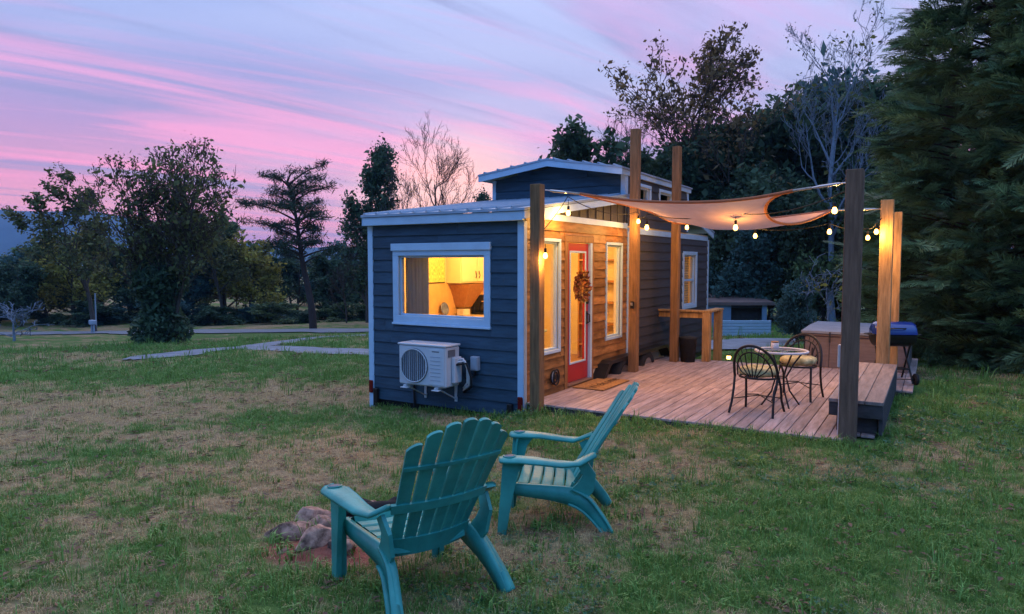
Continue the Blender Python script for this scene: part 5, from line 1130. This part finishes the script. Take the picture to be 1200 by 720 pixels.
def evergreen(name, label, x, y, H, R0, seed, nclump, per, fl=.66):
    z = tz(x, y); t = thing(name, label, 'tree', (x, y, z)); g = np.random.default_rng(seed); gr_ = random.Random(seed)
    mb = MB(); mb.tube([(0, 0, -.1), (.03, .02, H*.5), (0, 0, H*.97)], [.24, .16, .03], 10); V = []; 
    for k in range(nclump):
        h = (k+.5)/nclump; h = h**1.12; a = k*2.39996+g.normal(0, .25); rad = R0*(1-h)**.62*(.80+.28*g.random())*(1 if h > .09 else .80+2.2*h); zz_ = .35+h*(H-.35)
        e = np.array([rad*math.cos(a), rad*math.sin(a), zz_-.10*rad+.25*g.normal(0, .5)]); b0 = np.array([0, 0, zz_-.25*rad-.1]); mb.tube([b0, (b0+e)/2+np.array([0, 0, .08]), e], [.035, .02, .008], 4, cap=False)
        oa = np.array([math.cos(a), math.sin(a), 0]); n = int(per*(.6+.9*rad/R0))
        q = g.beta(2.6, 1.2, n); base = b0[None]*(1-q)[:, None]+e[None]*q[:, None]+g.normal(0, .13, (n, 3))*np.array([1, 1, .55])
        cd = oa+g.normal(0, .35, 3)*np.array([1, 1, .4])+np.array([0, 0, .10]); fd = cd[None]+g.normal(0, .38, (n, 3))*np.array([1, 1, .7]); fd /= np.linalg.norm(fd, axis=1)[:, None]
        upv = np.array([0, 0, 1.])[None]+g.normal(0, .45, (n, 3)); sx = np.cross(fd, upv); sx /= np.linalg.norm(sx, axis=1)[:, None]; uz = np.cross(sx, fd); l = fl*g.uniform(.6, 1.25, n)
        V.append(base[:, None, :]+(sx[:, None, :]*FV[None, :, 0:1]+fd[:, None, :]*FV[None, :, 1:2]+uz[:, None, :]*FV[None, :, 2:3])*l[:, None, None])
    V = np.concatenate(V); n = len(V); F = (FF[None]+(np.arange(n)*len(FV))[:, None, None]).reshape(-1, 4)
    mb.build('trunk', 'bark_red', t, True, recentre=False); np_mesh('crown', V.reshape(-1, 3), F, 'frond', t); return t
x, y, z = at(1158, 15.2); evergreen('evergreen_tree', 'huge feathery evergreen towering at the right edge of the deck', x, y, 12.5, 2.95, 3, 430, 19)
x, y, z = at(1275, 13.0); evergreen('evergreen_tree', 'second feathery evergreen cut off by the right edge of the photo', x, y, 11.5, 2.5, 4, 300, 15)

# ================================================================== FAR THINGS: shed, panel fence, mailbox
D = 30; L0 = at(822, D); R0_ = at(900, D); z0 = min(L0[2], R0_[2]); u = Vector((_rt[0], _rt[1], 0)); v = Vector((-_rt[1], _rt[0], 0)); O = Vector((L0[0], L0[1], z0-.2)); Wd = (Vector(R0_[:2]+(0,))-Vector(L0[:2]+(0,))).length
shed = thing('open_shed', 'low grey shed with flat brownish roof and dark doorway past the railing', 'shed', O)
SM = Matrix.Translation(O) @ Matrix.Rotation(YAW, 4, 'Z'); hs = float((_C+ray(860, 358)*D)[2])-O.z
def sbox(a, b_, nm, m): return MB().box(a, b_, SM).build(nm, m, shed)
sbox((0, 0, 0), (Wd*.46, .1, hs), 'wall', 'shed_wall'); sbox((Wd*.93, 0, 0), (Wd, .1, hs), 'wall', 'shed_wall'); sbox((0, .1, 0), (.1, 3, hs), 'wall', 'shed_wall'); sbox((Wd-.1, .1, 0), (Wd, 3, hs), 'wall', 'shed_wall'); sbox((0, 3, 0), (Wd, 3.1, hs), 'wall', 'shed_dark'); sbox((Wd*.46, 0, hs-.12), (Wd*.93, .1, hs), 'lintel', 'shed_dark'); sbox((Wd*.46, .3, 0), (Wd*.93, .36, hs-.12), 'door', 'shed_dark')
MB().add([(-.3, -.12, hs), (Wd+.3, -.12, hs), (Wd+.3, 3.4, hs+.25), (-.3, 3.4, hs+.25), (-.3, -.12, hs+.13), (Wd+.3, -.12, hs+.13), (Wd+.3, 3.4, hs+.4), (-.3, 3.4, hs+.4)], [(0, 3, 2, 1), (4, 5, 6, 7), (0, 1, 5, 4), (1, 2, 6, 5), (2, 3, 7, 6), (3, 0, 4, 7)], M=SM).build('roof', 'shed_roof', shed)
D = 25; L0 = at(838, D); R0_ = at(905, D); O = Vector((L0[0], L0[1], L0[2]-.1)); Wd = (Vector(R0_[:2]+(0,))-Vector(L0[:2]+(0,))).length; SM = Matrix.Translation(O) @ Matrix.Rotation(YAW, 4, 'Z')
zt = float((_C+ray(868, 376)*D)[2])-O.z; zb = max(.05, float((_C+ray(868, 395)*D)[2])-O.z)
pf = thing('panel_fence', 'low white horizontally ribbed metal fence in front of the shed', 'fence', O)
for k in range(5):
    a = zb+(zt-zb)*k/5; MB().cbox((0, 0, a+.004), (Wd, .05, a+(zt-zb)/5-.004), .012, SM).build('panel', 'panel_white', pf)
for k in range(4): MB().box((Wd*k/3.05, .055, 0), (Wd*k/3.05+.07, .12, zt), SM).build('post', 'shed_wall', pf)
p = on_ground(109, 391); mbx = thing('mailbox', 'small pale mailbox on two posts at the road edge on the left', 'mailbox', (p[0], p[1], p[2]))
for s in (-.22, .22): MB().box((s*.6-.035, -.035, -.1), (s*.6+.035, .035, .55)).build('post', 'grey_box', mbx, True)
MB().cbox((-.24, -.15, .55), (.24, .15, .85), .05).build('box', 'grey_box', mbx, True)
p = on_ground(113, 388.5); tag(MB().tube([(p[0], p[1], p[2]-.2), (p[0], p[1], p[2]+2.6)], .05, 8).build('marker_pole', 'grey_box'), 'thin grey pole behind the mailbox at the road', 'pole')

# ================================================================== GRASS
def scatter(name, label, cat, protos, P, rot, scl, vid):
    me = bpy.data.meshes.new(name); me.vertices.add(len(P)); me.vertices.foreach_set('co', P.astype(np.float32).ravel())
    a = me.attributes.new('rot', 'FLOAT_VECTOR', 'POINT'); a.data.foreach_set('vector', rot.astype(np.float32).ravel())
    a = me.attributes.new('scl', 'FLOAT', 'POINT'); a.data.foreach_set('value', scl.astype(np.float32)); a = me.attributes.new('vid', 'INT', 'POINT'); a.data.foreach_set('value', vid.astype(np.int32))
    o = bpy.data.objects.new(name, me); COL.objects.link(o); tag(o, label, cat, kind='stuff')
    c = bpy.data.collections.new(name+'_kinds')
    for i, q in enumerate(protos): q.name = '%02d_%s' % (i, name); c.objects.link(q); COL.objects.unlink(q)
    ng = bpy.data.node_groups.new(name, 'GeometryNodeTree'); ng.interface.new_socket('Geometry', in_out='INPUT', socket_type='NodeSocketGeometry'); ng.interface.new_socket('Geometry', in_out='OUTPUT', socket_type='NodeSocketGeometry')
    N = ng.nodes.new; L = ng.links.new; gi = N('NodeGroupInput'); go = N('NodeGroupOutput'); ip = N('GeometryNodeInstanceOnPoints'); ci = N('GeometryNodeCollectionInfo')
    ci.inputs['Collection'].default_value = c; ci.inputs['Separate Children'].default_value = True; ci.inputs['Reset Children'].default_value = True; ip.inputs['Pick Instance'].default_value = True
    def attr(n, ty):
        q = N('GeometryNodeInputNamedAttribute'); q.data_type = ty; q.inputs['Name'].default_value = n; return q.outputs['Attribute']
    e2r = N('FunctionNodeEulerToRotation'); L(attr('rot', 'FLOAT_VECTOR'), e2r.inputs[0])
    L(gi.outputs[0], ip.inputs['Points']); L(ci.outputs[0], ip.inputs['Instance']); L(attr('vid', 'INT'), ip.inputs['Instance Index']); L(e2r.outputs[0], ip.inputs['Rotation']); L(attr('scl', 'FLOAT'), ip.inputs['Scale']); L(ip.outputs[0], go.inputs[0])
    md = o.modifiers.new('scatter', 'NODES'); md.node_group = ng; return o
def tuft(seed, m, n, h, spread_, droop, w):
    g = random.Random(seed); V = []; F = []
    for k in range(n):
        a = g.uniform(0, 6.283); r_ = spread_*math.sqrt(g.random()); x, y = r_*math.cos(a), r_*math.sin(a); b_ = g.uniform(0, 6.283); dx, dy = math.cos(b_), math.sin(b_); H_ = h*g.uniform(.5, 1.25); dr = droop*g.uniform(.4, 1.3)*H_; ww = w*g.uniform(.7, 1.3); i = len(V); sx, sy = -dy*ww, dx*ww
        q1 = (x+dx*dr*.3, y+dy*dr*.3, H_*.60); q2 = (x+dx*dr, y+dy*dr, H_*max(.12, 1-.45*droop*g.uniform(.5, 1.2)))
        V += [(x-sx, y-sy, -.012), (x+sx, y+sy, -.012), (q1[0]-sx*.8, q1[1]-sy*.8, q1[2]), (q1[0]+sx*.8, q1[1]+sy*.8, q1[2]), q2]; F += [(i, i+1, i+3, i+2), (i+2, i+3, i+4)]
    me = bpy.data.meshes.new('tuft'); me.from_pydata(V, [], F); me.materials.append(MATS[m]); o = bpy.data.objects.new('tuft', me); COL.objects.link(o); return o
def clover(seed, n, rad):
    g = random.Random(seed); V = []; F = []
    for k in range(n):
        a = g.uniform(0, 6.283); r_ = rad*math.sqrt(g.random()); x, y = r_*math.cos(a), r_*math.sin(a); z = g.uniform(.015, .05); s = g.uniform(.006, .012); tx, ty = g.gauss(0, .3), g.gauss(0, .3); o0 = g.uniform(0, 6.28)
        for l in range(3):
            b_ = o0+l*2.09; i = len(V)
            for (u_, v_) in ((0, 0), (.7, .5), (1.15, .35), (1.15, -.35), (.7, -.5)):
                px_ = s*(u_*math.cos(b_)-v_*math.sin(b_)); py_ = s*(u_*math.sin(b_)+v_*math.cos(b_)); V.append((x+px_, y+py_, z+px_*tx+py_*ty))
            F.append((i, i+1, i+2, i+3, i+4))
    me = bpy.data.meshes.new('clover'); me.from_pydata(V, [], F); me.materials.append(MATS['clover_leaf']); o = bpy.data.objects.new('clover', me); COL.objects.link(o); return o
def fallen(seed, n, rad):
    g = random.Random(seed); V = []; F = []
    for k in range(n):
        a = g.uniform(0, 6.283); r_ = rad*math.sqrt(g.random()); x, y = r_*math.cos(a), r_*math.sin(a); s = g.uniform(.015, .035); b_ = g.uniform(0, 6.28); i = len(V)
        for (u_, v_, w_) in ((-1, 0, 0), (0, .5, .3), (1, 0, .1), (0, -.5, .25)): V.append((x+s*(u_*math.cos(b_)-v_*math.sin(b_)), y+s*(u_*math.sin(b_)+v_*math.cos(b_)), .018+s*w_))
        F.append((i, i+1, i+2, i+3))
    me = bpy.data.meshes.new('fallen'); me.from_pydata(V, [], F); me.materials.append(MATS['dead_leaf']); o = bpy.data.objects.new('fallen', me); COL.objects.link(o); return o
def build_grass():
    g = np.random.default_rng(31); PT = []
    for (r0, r1, dens, sc0) in ((1.6, 4.5, 520, 1.0), (4.5, 7.5, 330, 1.15), (7.5, 12, 150, 1.5), (12, 20, 60, 2.2), (20, 34, 20, 3.4)):
        half = R(48); area = half*(r1*r1-r0*r0); n = int(area*dens); rr = np.sqrt(g.uniform(r0*r0, r1*r1, n)); aa = CAMANG+g.uniform(-half, half, n)
        PT.append(np.stack([rr*np.cos(aa), rr*np.sin(aa), np.full(n, sc0)], 1))
    PT = np.concatenate(PT); x, y, s0 = PT.T
    house_ = (x > XL-.02) & (x < XR+.02) & (y > YF-.0) & (y < YB); dk = (x > -4.55) & (x < -.41) & (y > 7.84) & (y < 13.2) | (x > -2.1) & (x < -.1) & (y > 11.3) & (y < 15.5)
    onr = np.zeros(len(x), bool)
    for pts, w in RIB:
        for q in pts: onr |= np.hypot(x-q[0], y-q[1]) < w*.52
    soil = soilness(x, y); keep = ~onr & ~house_ & ~dk & (g.random(len(x)) > np.clip(soil*1.6-.25, 0, .97)); x, y, s0 = x[keep], y[keep], s0[keep]
    gn = greenness(x, y)+.9*(g.random(len(x))-.5); n = len(x); vid = np.zeros(n, int); rnd = g.random(n); lush = fbm(x*.9+5, y*.9, 44)
    grn = gn > .5; vid[grn] = g.integers(0, 4, grn.sum()); vid[~grn] = g.integers(4, 7, (~grn).sum())
    tall = grn & (rnd < .08); vid[tall] = 7
    u_ = _rt[0]*x+_rt[1]*y; cl = (rnd > .72) & (lush > .48) & (u_ > -.6) & (gn > .30) & (np.hypot(x, y) < 12); vid[cl] = g.integers(8, 10, cl.sum()); fl = (rnd > .44) & (rnd < .48); vid[fl] = 10
    edge_ = (np.abs(y-7.80) < .10) & (x > -4.6) & (x < -.4); s = s0*g.uniform(.45, 1.0, n)*np.where(gn > .8, 1.2, 1.0)*np.where(edge_, 1.25, 1.0); s = np.where(vid == 10, s0*.9, s)
    ex = []
    for (cx_, cy_, rr_, nn_) in ((-.72, 7.98, .16, 46), (-4.33, 7.74, .15, 36), (-2.77, 3.16, .4, 30), (-2.1, 2.9, .4, 34), (-2.3, 4.7, .45, 30), (-1.95, 4.35, .3, 26), (PIT_C[0], PIT_C[1], .75, 40)):
        a_ = g.uniform(0, 6.283, nn_); q_ = rr_*g.uniform(.75, 1.25, nn_); ex.append(np.stack([cx_+q_*np.cos(a_), cy_+q_*np.sin(a_)], 1))
    ex.append(np.stack([g.uniform(XL-.1, XR, 150), g.uniform(YF-.12, YF+.02, 150)], 1)); ex.append(np.stack([g.uniform(-4.3, -.8, 150), g.uniform(7.72, 7.85, 150)], 1)); wd = g.random((900, 2)); rw_ = 2+7*wd[:, 0]; aw_ = CAMANG+(wd[:, 1]-.5)*1.55; ex.append(np.stack([rw_*np.cos(aw_), rw_*np.sin(aw_)], 1))
    ex = np.concatenate(ex); ex = ex[~((ex[:, 0] > XL) & (ex[:, 0] < -.41) & (ex[:, 1] > 7.86))]; m2 = len(ex); x = np.concatenate([x, ex[:, 0]]); y = np.concatenate([y, ex[:, 1]]); vid = np.concatenate([vid, g.choice([7, 7, 11, 1, 11], m2)]); s = np.concatenate([s, g.uniform(.6, 1.25, m2)]); n = len(x)
    rot = np.stack([g.normal(0, .12, n), g.normal(0, .12, n), g.uniform(0, 6.283, n)], 1)
    P = np.stack([x, y, terrain(x, y)], 1)
    kinds = [tuft(1, 'grass_green', 16, .048, .055, .55, .0022), tuft(2, 'grass_green', 16, .060, .055, .75, .0022), tuft(3, 'grass_green', 14, .038, .055, .9, .0025), tuft(4, 'grass_green', 18, .055, .06, .5, .002),
             tuft(5, 'grass_dry', 16, .036, .060, 1.5, .0018), tuft(6, 'grass_dry', 16, .030, .065, 2.0, .0018), tuft(7, 'grass_dry', 12, .05, .055, 1.1, .0016), tuft(8, 'grass_green', 9, .12, .04, .6, .003), clover(1, 14, .075), clover(2, 10, .07), fallen(1, 3, .09), tuft(12, 'grass_green', 12, .085, .05, 1.0, .0055)]
    scatter('grass', 'short patchy lawn grass with dry tufts and clover', 'grass', kinds, P, rot, s, vid)
build_grass()

# ================================================================== EVENING AIR
def build_haze():
    m = bpy.data.materials.new('haze'); m.use_nodes = True; nt = m.node_tree; nt.nodes.clear(); o = nt.nodes.new('ShaderNodeOutputMaterial'); v = nt.nodes.new('ShaderNodeVolumePrincipled')
    v.inputs['Color'].default_value = (.28, .58, 1, 1); v.inputs['Density'].default_value = .00024; v.inputs['Anisotropy'].default_value = 0
    nt.links.new(v.outputs[0], o.inputs['Volume']); MATS['haze'] = m
    tag(MB().box((-4300, -4300, -5), (4300, 4300, 215)).build('haze', 'haze'), 'thin blue evening haze filling the valley', 'haze', kind='stuff')
build_haze()
